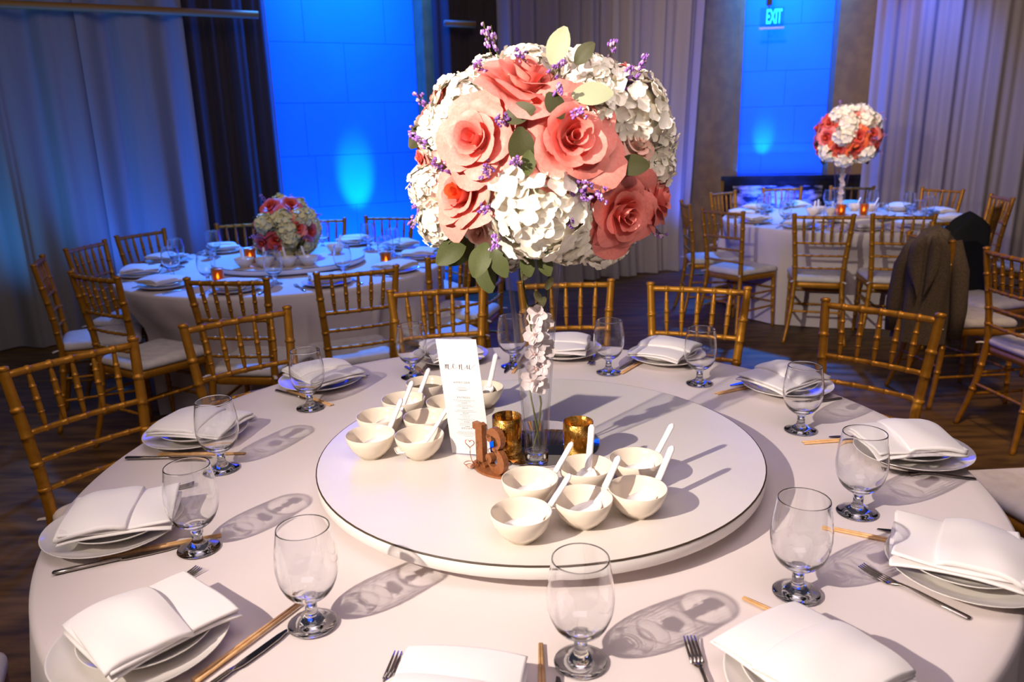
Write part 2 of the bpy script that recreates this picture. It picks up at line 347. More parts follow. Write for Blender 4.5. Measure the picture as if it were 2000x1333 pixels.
# left wall: brown body, recess whose colour holds the blue of the uplight (panels with joints)
H = 4.4
wl = struct(link('wall_left', rect_on(w1, -6.2, -2.66, 0.36, 0, H, 0.3, M['wall_stone'], 'wall_left')), 'tan wall behind the white and brown drapes on the left', 'wall')
link('wall_section', rect_on(w1, -1.26, 2.6, 0.36, 0, H, 0.3, M['wall_stone'], 'wall_section'), wl)
def recess(wfun, ts, zs, off, mat, parent):
    gap = 0.0015
    for i in range(len(zs) - 1):
        tt = ts[i % len(ts)]
        for j in range(len(tt) - 1):
            d = rnd.uniform(0, 0.0015)
            link('wall_panel', rect_on(wfun, tt[j] + gap, tt[j + 1] - gap, off + d, zs[i] + gap, zs[i + 1] - gap, 0.05, mat, 'wall_panel'), parent)
    link('wall_backing', rect_on(wfun, ts[0][0] - .02, ts[0][-1] + .02, off + 0.02, 0, H, 0.06, mat, 'wall_backing'), parent)
wb = struct(link('wall_back_left', rect_on(w1, -2.72, -1.2, 0.72, 0, H, 0.1, M['wall_blue_lit'], 'wall_back_left')), 'recessed wall with bright blue light put into its colour left of the flowers', 'wall')
recess(w1, [(-2.655, -2.36, -1.60, -1.265), (-2.655, -1.95, -1.265), (-2.655, -2.30, -1.55, -1.265)], (0, .42, .88, 1.35, 1.82, 2.34, 2.9, 3.6, H), 0.60, M['wall_blue_lit'], wb)
# right wall
wr = struct(link('wall_right', rect_on(w2, -1.2, 0.35, 0.0, 0.94, H, 0.3, M['wall_stone'], 'wall_right')), 'tan stone wall beside the blue recess under the exit sign', 'wall')
link('wall_section', rect_on(w2, 1.41, 5.2, 0.0, 0.94, H, 0.3, M['wall_stone'], 'wall_section'), wr)
wb2 = struct(link('wall_back_right', rect_on(w2, 0.30, 1.46, 0.37, 0, H, 0.1, M['wall_blue_lit'], 'wall_back_right')), 'recessed wall with bright blue light put into its colour behind the exit sign', 'wall')
recess(w2, [(.355, .92, 1.405), (.355, .70, 1.405), (.355, 1.05, 1.405)], (.0, .95, 1.30, 1.72, 2.12, 2.62, 3.1, 3.7, H), 0.25, M['wall_blue_lit'], wb2)
ws = struct(link('trim_wainscot', rect_on(w2, -1.2, 5.2, -0.06, 0, 0.90, 0.36, M['black_stone'], 'trim_wainscot')), 'black glossy stone wainscot below the right blue recess', 'wainscot')
link('ledge', rect_on(w2, -1.2, 5.2, -0.09, 0.90, 0.945, 0.33, M['black_stone'], 'ledge'), ws)

def veined_mat():
    m, N, L, p = newmat('veined_stone'); tc = N.new('ShaderNodeTexCoord'); mp = N.new('ShaderNodeMapping'); mp.inputs['Scale'].default_value = (1.6, 1.6, 4.5)
    n = N.new('ShaderNodeTexNoise'); n.inputs['Scale'].default_value = 2.6; n.inputs['Detail'].default_value = 7; n.inputs['Roughness'].default_value = .62
    L.new(tc.outputs['Object'], mp.inputs['Vector']); L.new(mp.outputs['Vector'], n.inputs['Vector'])
    cr = N.new('ShaderNodeValToRGB'); e = cr.color_ramp.elements; e[0].position = .44; e[0].color = (.006, .006, .008, 1); e[1].position = .58; e[1].color = (.42, .40, .40, 1)
    L.new(n.outputs['Fac'], cr.inputs['Fac']); L.new(cr.outputs['Color'], p.inputs['Base Color']); p.inputs['Roughness'].default_value = .25; return m
link('veined_panel', rect_on(w2, .36, 1.36, -.075, .30, .83, .02, veined_mat(), 'veined_panel'), ws)
def drape(name, path, z0, z1, amp, wl, mat, seed, n_per=0.012, gather=0.0, parent=None, hem=0.0):
    R = random.Random(seed); pts = [Vector(p) for p in path]; L = [0]
    for a, b in zip(pts, pts[1:]): L.append(L[-1] + (b - a).length)
    n = int(L[-1] / n_per) + 2; ph = [R.uniform(0, 6.28) for _ in range(6)]
    def at(s):
        for i in range(len(pts) - 1):
            if s <= L[i + 1] + 1e-9 or i == len(pts) - 2:
                t = (s - L[i]) / (L[i + 1] - L[i]); d = (pts[i + 1] - pts[i]).normalized()
                return pts[i].lerp(pts[i + 1], t), Vector((d.y, -d.x, 0)), d
    zs = [z1 + (z0 - z1) * (i / 15) for i in range(16)]
    v = []
    for i in range(n):
        s = L[-1] * i / (n - 1)
        for j, z in enumerate(zs):
            k = j / 15; sh = gather * k * (s / L[-1])
            p, nn, d = at(max(0, s - sh))
            u = s / wl
            w = sin(2 * pi * u + ph[0] + 1.6 * sin(u * 0.7 + ph[1]) + k * .35 * sin(u * .9 + ph[2])) + .45 * sin(2 * pi * u * 2.1 + ph[3] + k * .5) + .5 * sin(2 * pi * u * .37 + ph[4])
            q = p + nn * (amp * w * (.75 + .35 * k) + (hem * max(0, k - .9) * 10 if hem else 0))
            v.append((q.x, q.y, z))
    m = len(zs); f = [(i * m + j, i * m + j + 1, (i + 1) * m + j + 1, (i + 1) * m + j) for i in range(n - 1) for j in range(m - 1)]
    g = G(); g.add(v, f); return g.mesh(name, mat)
def curtain(nm, *a, label, **k):
    return tag(link(nm, drape(nm, *a, **k)), label, 'curtain')
curtain('drape', [w1(-6.4), w1(-4.62)], 0.01, 4.3, .05, .55, M['sheer_left'], 3, label='outermost white drape at the far left edge of the room')
curtain('drape', [w1(-4.66, -.03), w1(-4.02, -.02)], 0.01, 4.3, .045, .42, M['sheer_left'], 11, label='white drape hanging left of the bright blue fold')
curtain('drape', [w1(-4.08, -.06), w1(-3.36, -.01)], 0.01, 4.3, .05, .44, M['sheer_left'], 5, label='blue lit white drape beside the dark brown drape')
curtain('drape', [w1(-3.42, .17), w1(-2.70, .17)], 0.01, 4.3, .03, .17, M['brown_drape'], 8, label='dark brown drape left of the blue wall')
curtain('drape', [w1(-1.275, .06), w1(-.62, .0)], 0.01, 4.3, .035, .21, M['brown_drape'], 9, label='dark brown drape right of the left blue wall')
curtain('drape', [w1(-.70, -.05), w1(.55, -.03)], 0.01, 4.3, .05, .27, M['sheer_white'], 21, hem=.05, label='sheer pale drape behind the tall flower arrangement')
curtain('drape', [w1(.50, -.07), w1(1.79, -.02)], 0.01, 4.3, .06, .32, M['sheer_white'], 31, gather=.22, hem=.05, label='sheer pale drape ending right of the tall flower arrangement')
curtain('drape', [w2(1.74, -.24), w2(2.9, -.24)], 0.01, 4.3, .045, .27, M['sheer_white'], 41, label='sheer white drape behind the right back table')
curtain('drape', [w2(2.84, -.30), w2(5.0, -.30)], 0.01, 4.3, .05, .33, M['sheer_white'], 43, label='sheer white drape at the far right edge of the room')
g = G(); a, b = w1(-6.2, -.17, 2.463), w1(-2.80, -.10, 2.457); g.add(*tube([a, a.lerp(b, .5), b], .028, 10))
tag(link('curtain_rail', g.mesh('curtain_rail', M['rail_wood'])), 'tan horizontal rail across the top of the left drapes', 'rail')
g = G(); a, b = w1(-1.24, -.12, 2.445), w1(-.95, -.12, 2.443); g.add(*tube([a, a.lerp(b, .5), b], .028, 10))
tag(link('curtain_rail', g.mesh('curtain_rail', M['rail_wood'])), 'short tan rail right of the left blue wall', 'rail')

# exit sign
def text_mesh(txt, size, depth, mat, spacing=1.0, bold=0.0):
    c = bpy.data.curves.new('t', 'FONT'); c.body = txt; c.size = size; c.extrude = depth; c.align_x = 'CENTER'; c.align_y = 'CENTER'
    c.space_character = spacing; c.offset = bold; c.resolution_u = 3
    o = bpy.data.objects.new('t', c); COL.objects.link(o)
    dg = bpy.context.evaluated_depsgraph_get(); me = bpy.data.meshes.new_from_object(o.evaluated_get(dg))
    bpy.data.objects.remove(o); bpy.data.curves.remove(c)
    me.materials.clear(); me.materials.append(mat); return me
sx = Matrix.Translation(w2(.665, -.22, 2.645)) @ Matrix.Rotation(atan2(D2.y, D2.x), 4, 'Z')
st = bpy.data.objects.new('exit_sign', None); COL.objects.link(st); st.matrix_world = sx
tag(st, 'glowing cyan EXIT sign hanging before the right blue wall', 'sign')
g = G(); g.add(*box(-.125, .125, -.004, .004, -.10, .10), smooth=False); link('sign_panel', g.mesh('sign_panel', M['sign_plate']), st)
link('letters', text_mesh('EXIT', .172, .003, M['sign_letters'], .92, .0035), st, mtx=Matrix.Translation((.02, -.009, 0)) @ Matrix.Rotation(pi / 2, 4, 'X') @ Matrix.Diagonal((.50, 1.2, 1, 1)))
g = G(); g.add(*box(-.13, .13, -.02, .02, -.122, -.10), smooth=False); link('light_bar', g.mesh('light_bar', M['sign_bar']), st)
g = G(); g.add(*box(-.065, -.008, -.02, .02, .12, .60), smooth=False); g.add(*box(-.045, -.028, -.006, .006, .095, .13), smooth=False); link('bracket', g.mesh('bracket', M['bracket']), st)

# ------------------------------------------------------------------ tables
TZ = 0.76
# chair list: middle of the back rail, facing angle, label
MCH = [((-1.363, .494), -36.5, 'gold chiavari chair at the left edge, nine o\'clock side of front table'),
       ((-1.012, .935), -48.4, 'gold chiavari chair at the ten o\'clock side of the front table'),
       ((-.338, 1.361), -77.8, 'gold chiavari chair behind the menu card, eleven o\'clock of front table'),
       ((.198, 1.44), -89, 'gold chiavari chair half hidden behind the tall glass vase'),
       ((.715, 1.28), -111.1, 'gold chiavari chair at the one o\'clock side of the front table'),
       ((1.242, .847), -134.6, 'bright gold chiavari chair at the two o\'clock side of the front table'),
       ((1.82, .36), 191, 'gold chiavari chair cut off by the right edge, three o\'clock of front table'),
       ((-1.46, -.66), 25, 'chair of which only a seat corner shows at lower left')]
LCH = [((-1.329, 1.695), 83, 'gold chair at far left table, nearest side, left of the pair'),
       ((-.766, 1.85), 115, 'gold chair at far left table, nearest side, right of the pair'),
       ((-.311, 2.249), 127, 'gold chair at the near right side of the far left table'),
       ((-.12, 2.86), 165, 'gold chair at the right side of far left table, behind the vase'),
       ((-2.60, 2.38), 25, 'gold chair seen edge-on at the left of the far left table'),
       ((-2.035, 1.885), 59, 'gold chair at far left table, near left side'),
       ((-2.66, 2.97), -5, 'gold chair at far left table, left side by the drapes'),
       ((-2.58, 3.52), -25, 'gold chair at far left table, back left by the blue drape'),
       ((-2.03, 3.97), -72, 'gold chair at far left table, against the brown drape'),
       ((-1.50, 4.10), -88, 'gold chair just right of the low flowers, against the blue wall'),
       ((-.985, 4.16), -105, 'gold chair alone against the blue wall below the bright beam'),
       ((-.44, 3.80), -145, 'gold chair at far left table, partly behind the coral roses')]
RCH = [((1.387, 4.66), -2, 'gold chair seen edge-on at the left of the far right table'),
       ((1.524, 4.027), 36, 'gold chair at far right table, near left side, seat turned out'),
       ((2.11, 3.60), 71, 'gold chair at far right table, back towards us, left of two'),
       ((2.60, 3.482), 73, 'gold chair at far right table, back towards us, beside grey coat'),
       ((1.94, 5.60), -50, 'gold chair at far right table, back left before the black wainscot'),
       ((2.60, 5.92), -86, 'gold chair at far right table, before the blue reflection'),
       ((3.25, 5.85), -112, 'gold chair at far right table, behind its tall flowers'),
       ((3.85, 5.35), -150, 'gold chair at far right table, back right before white drape'),
       ((3.90, 4.55), 172, 'gold chair at far right table, right side, farther of two'),
       ((3.52, 3.98), 140, 'gold chair at far right table, right side, nearer of two')]
XCH = [((2.325, 1.84), 6, 'gold chair with blue lit seat at the right frame edge'),
       ((2.76, 3.12), -72, 'gold chair with a black coat hung over its back'),
       ((2.25, 2.46), 6, 'gold chair with a grey tweed coat over its back'),
       ((4.05, 3.95), 190, 'gold chair at the right frame edge before the white drape')]
SEAT_SPOTS = [(m_[0] + .232 * cos(radians(fa)), m_[1] + .232 * sin(radians(fa)), cos(radians(fa)), sin(radians(fa))) for m_, fa, lb in MCH + LCH + RCH + XCH]
def dent_limit(c, a, R):
    # how far out the cloth may hang at angle a before it meets a chair seat standing there
    lim = 9.0; d = (cos(a), sin(a))
    for (ox, oy, fx, fy) in SEAT_SPOTS:
        rx, ry = ox - c[0], oy - c[1]
        if hypot(rx, ry) > R + .6: continue
        # ray against the seat rectangle in the chair's frame
        u0 = -(rx * fy - ry * fx); v0 = -(rx * fx + ry * fy); du = d[0] * fy - d[1] * fx; dv = d[0] * fx + d[1] * fy
        t0, t1 = 0.0, 9.0; ok = True
        for p, q, lo, hi in ((u0, du, -.25, .25), (v0, dv, -.30, .232)):
            if abs(q) < 1e-9:
                if p < lo or p > hi: ok = False
                continue
            x, y = sorted(((lo - p) / q, (hi - p) / q)); t0 = max(t0, x); t1 = min(t1, y)
        if ok and t1 > t0: lim = min(lim, t0)
    return lim
def cloth_mesh(c, R, folds, seed, amp=.035):
    Q = random.Random(seed); n = 288; v = []; f = []
    ph = [Q.uniform(0, 6.28) for _ in range(5)]
    prof = []
    for r in (0, .2, .4, .55, .7, .82, .9, .96): prof.append((r * R, 0, 0))
    for i in range(1, 6):
        a = i / 5 * pi / 2; prof.append((R - .018 + .018 * sin(a), -.018 + .018 * cos(a), 0))
    for i in range(1, 15):
        k = i / 14; prof.append((R, -.018 - (TZ - .025) * k, k))
    m = len(prof)
    lims = [max(dent_limit(c, 2 * pi * i / n, R), R * .6) for i in range(n)]
    for i in range(n):
        a = 2 * pi * i / n
        lim = min(lims[(i + q) % n] for q in range(-2, 3))
        w = sin(folds * a + ph[0] + 1.3 * sin(3 * a + ph[1])) + .45 * sin(2 * folds * a + ph[2] + sin(2 * a))
        for (r, z, k) in prof:
            rr = r + amp * (w * .9 + .5) * min(1, k * 1.15) ** .8 + .02 * k
            zz = TZ + z
            if zz < .70 and rr > lim: rr += (lim - rr) * min(1, (.70 - zz) / .19)
            if k == 0 and r < R * .97: zz += .0008 * (sin(9 * r * cos(a) / R + ph[3]) + sin(8 * r * sin(a) / R + ph[4]))
            v.append((max(rr, 1e-4) * cos(a), max(rr, 1e-4) * sin(a), zz))
    for i in range(n):
        j = (i + 1) % n
        for q in range(m - 1): f.append((i * m + q, i * m + q + 1, j * m + q + 1, j * m + q))
    g = G(); g.add(v, f); return g.mesh('tablecloth', M['linen'])
def table(name, c, R, folds, seed, lc):
    tag(link('tablecloth', cloth_mesh(c, R, folds, seed), loc=(c[0], c[1], 0)), 'white floor-length tablecloth over ' + lc, 'tablecloth')
RM = 1.0466
LT = (-1.46, 3.05); RLT = 0.99
RT = (2.70, 4.74); RRT = 0.955
ST = (4.05, 2.25); RST = 1.0
table('t', (0, 0), RM, 22, 1, 'the front table')
table('t', LT, RLT, 20, 2, 'the far left table')
table('t', RT, RRT, 20, 3, 'the far right table')
table('t', ST, RST, 20, 4, 'the table cut off by the right frame edge')

def susan(c, r, ztop, label, mirror=False):
    o = bpy.data.objects.new('lazy_susan', None); COL.objects.link(o); o.location = (c[0], c[1], 0)
    tag(o, label, 'turntable')
    g = G(); g.add(*lathe([(0, ztop), (r * .5, ztop), (r - .002, ztop)], 96)); link('top', g.mesh('top', M['laminate']), o)
    g = G(); g.add(*lathe([(r - .002, ztop), (r + .0006, ztop - .0006), (r + .0006, ztop - .0028), (r - .001, ztop - .003)], 96)); link('edge_line', g.mesh('edge_line', M['edge_line']), o)
    g = G(); g.add(*lathe([(r - .001, ztop - .003), (r, ztop - .005), (r, ztop - .026), (r - .003, ztop - .029), (0, ztop - .029)], 96)); link('rim', g.mesh('rim', M['laminate_edge']), o)
    g = G(); g.add(*lathe([(.17, ztop - .029), (.17, TZ + .012), (.19, TZ + .002), (0, TZ + .002)], 40)); link('bearing', g.mesh('bearing', M['edge_line']), o)
    return o
ZL = 0.8202
susan((.038, -.052), .5147, ZL, 'large round white turntable with a dark edge line on the front table')
susan((LT[0] + .03, LT[1] - .02), .46, .805, 'round white turntable on the far left table')
susan((RT[0] - .02, RT[1] + .02), .44, .805, 'round white turntable on the far right table')
g = G(); g.add(*lathe([(0, .0045), (.138, .0045), (.14, .003), (.14, 0), (0, 0)], 64))
tag(link('mirror', g.mesh('mirror', M['mirror']), loc=(.045, -.03, ZL)), 'round mirror under the tall vase on the turntable', 'mirror')

# ------------------------------------------------------------------ chairs
def nodes_tube(p0, p1, r, rings, n=10, taper=None, steps=14, ringr=1.22, bow=0.0):
    ts = sorted(set([i / steps for i in range(steps + 1)] + [t + d for t in rings for d in (-.016, -.010, 0, .010, .016)]))
    p0 = Vector(p0); p1 = Vector(p1); pts = []; rad = []
    for t in ts:
        if t < 0 or t > 1: continue
        p = p0.lerp(p1, t); p = p + Vector((0, -bow * sin(pi * t), 0)); rr = r * (taper(t) if taper else 1)
        for q in rings:
            d = abs(t - q)
            if d < .013: rr = max(rr, r * (taper(q) if taper else 1) * ringr)
        pts.append(p); rad.append(rr)
    return tube(pts, rad, n)
def post_path(side):
    return [(side * x, y, z) for x, y, z in ((.205, -.262, 0), (.185, -.232, .12), (.168, -.206, .26), (.160, -.190, .40), (.158, -.186, .47), (.164, -.194, .60), (.174, -.208, .72), (.186, -.228, .86), (.191, -.236, .925))]
def chair_proto():
    parts = []
    def mk(nm, vf, mat=M['gold']): 
        g = G(); 
        for a in vf: g.add(*a)
        return (nm, g.mesh(nm, mat), None, ())
    for s in (-1, 1):
        pp = [Vector(p) for p in post_path(s)]; rr = (.0125, .0145, .016, .017, .0175, .0172, .0168, .0160, .0152)
        pts = []; rad = []
        zr = (.20, .33, .55, .63, .72, .80)
        for i in range(len(pp) - 1):
            for k in range(6):
                t = k / 6; p = pp[i].lerp(pp[i + 1], t); pts.append(p); rad.append(rr[i] + (rr[i + 1] - rr[i]) * t)
        pts.append(pp[-1]); rad.append(rr[-1])
        out = []; orr = []
        for i in range(len(pts)):
            out.append(pts[i]); orr.append(rad[i])
            if i + 1 < len(pts):
                for z in zr:
                    if pts[i].z <= z < pts[i + 1].z:
                        for dz, sc in ((-.006, 1), (-.005, 1.17), (.005, 1.17), (.006, 1)):
                            t = (z + dz - pts[i].z) / (pts[i + 1].z - pts[i].z)
                            if 0 < t < 1: out.append(pts[i].lerp(pts[i + 1], t)); orr.append((rad[i] + (rad[i + 1] - rad[i]) * t) * sc)
        top = pp[-1]
        cap = tube([top + Vector((0, 0, -.006)), top + Vector((0, 0, -.005)), top + Vector((0, 0, .004)), top + Vector((0, -.001, .008))], (.0152, .0178, .0178, .008), 10)
        parts.append(mk('back_post', [tube(out, orr, 10), cap]))
        leg = nodes_tube((s * .192, .198, 0), (s * .180, .182, .43), .0155, (.28, .52, .74), 10, lambda t: .72 + .28 * t)
        parts.append(mk('front_leg', [leg]))
    def xat(z):
        p = post_path(1)
        for a, b in zip(p, p[1:]):
            if a[2] <= z <= b[2]:
                t = (z - a[2]) / (b[2] - a[2]); return a[0] + (b[0] - a[0]) * t, a[1] + (b[1] - a[1]) * t
    five = (1 / 6, 2 / 6, .5, 4 / 6, 5 / 6)
    for z, r, nm in ((.905, .0118, 'top_rail'), (.725, .0098, 'middle_rail'), (.635, .0085, 'lower_rail'), (.545, .0085, 'lower_rail')):
        x, y = xat(z); parts.append(mk(nm, [nodes_tube((-x, y, z), (x, y, z), r, five, 8, bow=.014)]))
    x0, y0 = xat(.905); x1, y1 = xat(.725)
    for t in five:
        bz = .014 * sin(pi * t)
        a = (-x0 + 2 * x0 * t, y0 - bz, .900); b = (-x1 + 2 * x1 * t, y1 - bz, .73)
        parts.append(mk('spindle', [nodes_tube(a, b, .0098, (.27, .5, .73), 8, lambda t: .52 + .48 * sin(pi * t) ** .6)]))
    # seat frame and cushion
    def outline(ins, z, n=10):
        w0, w1, y0, y1, r = .165, .205, -.19, .205, .045
        c = [(w0, y0), (w1, y1), (-w1, y1), (-w0, y0)]; pts = []
        for i, (cx, cy) in enumerate(c):
            sx = 1 if cx > 0 else -1; sy = 1 if cy > 0 else -1
            a0 = {(1, -1): -90, (1, 1): 0, (-1, 1): 90, (-1, -1): 180}[(sx, sy)]
            for px, py in arc(cx - sx * (r), cy - sy * (r), r - ins, a0, a0 + 90, 6): pts.append((px, py, z))
        return pts
    def loft(rings):
        n = len(rings[0]); v = [p for r in rings for p in r]; k = len(rings)
        f = [(i * n + a, i * n + (a + 1) % n, (i + 1) * n + (a + 1) % n, (i + 1) * n + a) for i in range(k - 1) for a in range(n)]
        f.append(tuple(range(n - 1, -1, -1))); f.append(tuple((k - 1) * n + a for a in range(n))); return v, f
    parts.append(mk('seat_frame', [loft([outline(.006, .398), outline(0, .402), outline(0, .434), outline(.006, .438)])]))
    cu = mk('seat_cushion', [loft([outline(.012, .438), outline(.0, .444), outline(-.006, .455), outline(-.004, .470), outline(.006, .480), outline(.020, .486), outline(.036, .489), outline(.043, .490)])], M['cushion'])
    ties = []
    for s in (-1, 1):
        tg = G(); tg.add(*tube([(s * .150, -.185, .452), (s * .172, -.212, .450), (s * .182, -.228, .446)], .009, 6, flat=.5))
        ties.append(('cushion_tie', tg.mesh('cushion_tie', M['cushion']), None, ()))
    parts.append((cu[0], cu[1], None, tuple(ties)))
    for s in (-1, 1):
        for z in (.17, .29):
            x, y = xat(z); parts.append(mk('side_stretcher', [nodes_tube((s * x, y, z), (s * .187, .19, z), .008, (.3, .5, .7), 8)]))
    for z in (.20, .31): parts.append(mk('front_stretcher', [nodes_tube((-.187, .188, z), (.187, .188, z), .008, (.3, .5, .7), 8)]))
    x, y = xat(.23); parts.append(mk('rear_stretcher', [nodes_tube((-x, y, .23), (x, y, .23), .008, (.3, .5, .7), 8)]))
    return parts
CH = chair_proto()
def chair(mid, face, label, group=None):
    a = radians(face); f = Vector((cos(a), sin(a), 0))
    return spawn('chiavari_chair', CH, Vector((mid[0], mid[1], 0)) + f * .232, a - pi / 2, label, 'chair', group)
def facing(mid, c): return math.degrees(atan2(c[1] - mid[1], c[0] - mid[0]))
for m_, fa, lb in MCH: chair(m_, fa, lb)
for m_, fa, lb in LCH: chair(m_, fa, lb)
for m_, fa, lb in RCH: chair(m_, fa, lb)
for m_, fa, lb in XCH: chair(m_, fa, lb)

# ------------------------------------------------------------------ tableware prototypes
def goblet_proto():
    out = [(.0100, .036), (.0112, .044), (.0165, .0490), (.026, .0548), (.0345, .0620), (.0410, .0715), (.0462, .084), (.0496, .098), (.0508, .113), (.0500, .130), (.0477, .148), (.0448, .165), (.0430, .1780), (.0426, .1800), (.0419, .1808)]
    inn = [(.0412, .1800), (.0417, .1780), (.0435, .165), (.0464, .148), (.0487, .130), (.0495, .113), (.0483, .098), (.0448, .084), (.0394, .0725), (.0320, .0645), (.022, .0600), (.011, .0580), (0, .0575)]
    g = G(); g.add(*lathe([(0, .036)] + out + inn, 44)); b = g.mesh('bowl', M['glass_solid'])
    foot = [(0, .0006), (.030, .0006), (.037, .0004), (.0405, .0014), (.0412, .0028), (.040, .0042), (.033, .0062), (.025, .0092), (.0170, .0140), (.0124, .0195), (.0103, .0240), (.0098, .0300), (.0100, .0359), (0, .0359)]
    g = G(); g.add(*lathe(foot, 36)); ft = g.mesh('stem_and_foot', M['glass_solid'])
    return [('bowl', b, None, ()), ('stem_and_foot', ft, None, ())]
GOB = goblet_proto()
def plate_mesh(r, nm):
    p = [(0, .004), (r * .60, .004), (r * .66, .0052), (r * .82, .0115), (r * .98, .0195), (r, .0212), (r * 1.005, .0202), (r * .985, .0178), (r * .83, .009), (r * .66, .0018), (r * .58, 0), (0, .0005)]
    g = G(); g.add(*lathe(p, 48)); return g.mesh(nm, M['plate'])
DPL = plate_mesh(.1335, 'dinner_plate'); SPL = plate_mesh(.103, 'salad_plate')
def slab(w, d, h, seed, curl=.004, nx=13, ny=13, sag=.0, crn=0.0):
    Q = random.Random(seed); ph = [Q.uniform(0, 6.28) for _ in range(6)]
    def top(u, v):
        x = (u - .5) * w; y = (v - .5) * d
        z = curl * (.5 * sin(5 * u + 3 * v + ph[0]) + .35 * sin(8 * v - 3 * u + ph[1])) - sag * (abs(2 * u - 1) ** 3 + abs(2 * v - 1) ** 3)
        x += .003 * sin(4 * v + ph[2]); y += .003 * sin(4 * u + ph[3])
        z += crn * ((u - .5) * 2) ** 2 * ((v - .5) * 2) ** 2
        return x, y, z
    v = []; f = []
    lay = (0, .12, .5, .88, 1.0); ins = (.0042, .0012, 0, .0012, .0042)
    def P(u, vv, k):
        x, y, z = top(u, vv); s = 1 - 2 * ins[k] / w; return (x * s, y * s, z + h * lay[k])
    gt = [[P(i / (nx - 1), j / (ny - 1), 4) for j in range(ny)] for i in range(nx)]
    gb = [[P(i / (nx - 1), j / (ny - 1), 0) for j in range(ny)] for i in range(nx)]
    for gg, flip in ((gt, 0), (gb, 1)):
        o = len(v); v += [p for r in gg for p in r]
        for i in range(nx - 1):
            for j in range(ny - 1):
                q = (o + i * ny + j, o + (i + 1) * ny + j, o + (i + 1) * ny + j + 1, o + i * ny + j + 1); f.append(q[::-1] if flip else q)
    edge = [(i, 0) for i in range(nx)] + [(nx - 1, j) for j in range(1, ny)] + [(i, ny - 1) for i in range(nx - 2, -1, -1)] + [(0, j) for j in range(ny - 2, 0, -1)]
    ne = len(edge); rings = []
    for k in range(5):
        rings.append(len(v)); v += [P(i / (nx - 1), j / (ny - 1), k) for i, j in edge]
    for k in range(4):
        for e in range(ne):
            q = (e + 1) % ne; f.append((rings[k] + e, rings[k] + q, rings[k + 1] + q, rings[k + 1] + e))
    return v, f
def napkin_proto(seed):
    # x across the guest, y towards the table centre; a folded cloth whose outer 60 percent carries a second layer
    Q = random.Random(seed)
    w, d = .185 + Q.uniform(-.006, .008), .205 + Q.uniform(-.006, .006)
    g = G(); g.add(*slab(w, d, .0060, seed, .0030, sag=.007)); g.add(*slab(w * .985, d * .985, .0065, seed + 5, .0030, sag=.007, crn=Q.choice((0, .006, .012))), mat=Matrix.Translation((.001, .0, .0074)))
    base = g.mesh('napkin', M['napkin'])
    g = G()
    tw = Matrix.Translation((Q.uniform(-.002, .002), -d * .185, .0165)) @ Matrix.Rotation(radians(Q.uniform(-4, 4)), 4, 'Z') @ Matrix.Rotation(radians(2.6), 4, 'X')
    g.add(*slab(w * 1.0, d * .63, .0105, seed + 9, .0040, sag=.009), mat=tw)
    # rolled edge along the open side
    flap = g.mesh('folded_flap', M['napkin'])
    return base, flap
NAP = [napkin_proto(s) for s in (3, 14, 25, 36)]
def rbowl_proto():
    p = [(0, .006), (.018, .0065), (.032, .013), (.044, .026), (.0515, .042), (.0548, .0553), (.0562, .0562), (.0572, .0550), (.0545, .041), (.0475, .025), (.036, .0105), (.027, .005), (.0255, .0), (.021, 0), (.020, .003), (0, .003)]
    g = G(); g.add(*lathe(p, 48)); return g.mesh('rice_bowl', M['bowl'])
RBW = rbowl_proto()
g = G(); g.add(*lathe([(0, .034), (.046, .034)], 32)); SAUCE = g.mesh('sauce', M['sauce'])
def spoon_proto():
    # built lying in its own frame: scoop around the origin, handle rising towards +x
    sc = G()
    def fn(i, n, j, m):
        pass
    nu, nv = 14, 9; v = []
    for i in range(nu):
        t = i / (nu - 1); x = -.036 + .072 * t; hw = .0215 * sqrt(max(0, 1 - ((t - .44) / .60) ** 2)) if t < .98 else .007
        hw = max(hw, .0065 if t > .9 else .002)
        dep = .0125 * (1 - ((t - .42) / .62) ** 2)
        for j in range(nv):
            s = -1 + 2 * j / (nv - 1); v.append((x, s * hw, -max(dep, 0) * (1 - s * s) ** .8 + .018 * max(0, t - .72) ** 1.4))
    f = [(i * nv + j, (i + 1) * nv + j, (i + 1) * nv + j + 1, i * nv + j + 1) for i in range(nu - 1) for j in range(nv - 1)]
    # thickness: outer shell
    o = len(v); v2 = [(x, y * 1.07, z - .0024) for x, y, z in v]
    f2 = [tuple(o + q for q in reversed(a)) for a in f]
    ring = [i * nv for i in range(nu)] + [(nu - 1) * nv + j for j in range(1, nv)] + [i * nv + nv - 1 for i in range(nu - 2, -1, -1)] + [j for j in range(nv - 2, 0, -1)]
    fr = [(ring[k], ring[(k + 1) % len(ring)], o + ring[(k + 1) % len(ring)], o + ring[k]) for k in range(len(ring))]
    sc.add(v + v2, f + f2 + fr)
    h = G()
    pts = [(.028, 0, -.001), (.040, 0, .008), (.056, 0, .026), (.074, 0, .048), (.092, 0, .071), (.0965, 0, .0765)]
    h.add(*tube(pts, (.0075, .0080, .0076, .0074, .0078, .0040), 10, flat=.55))
    return [('scoop', sc.mesh('scoop', M['spoon']), None, ()), ('handle', h.mesh('handle', M['spoon']), None, ())]
SPN = spoon_proto()
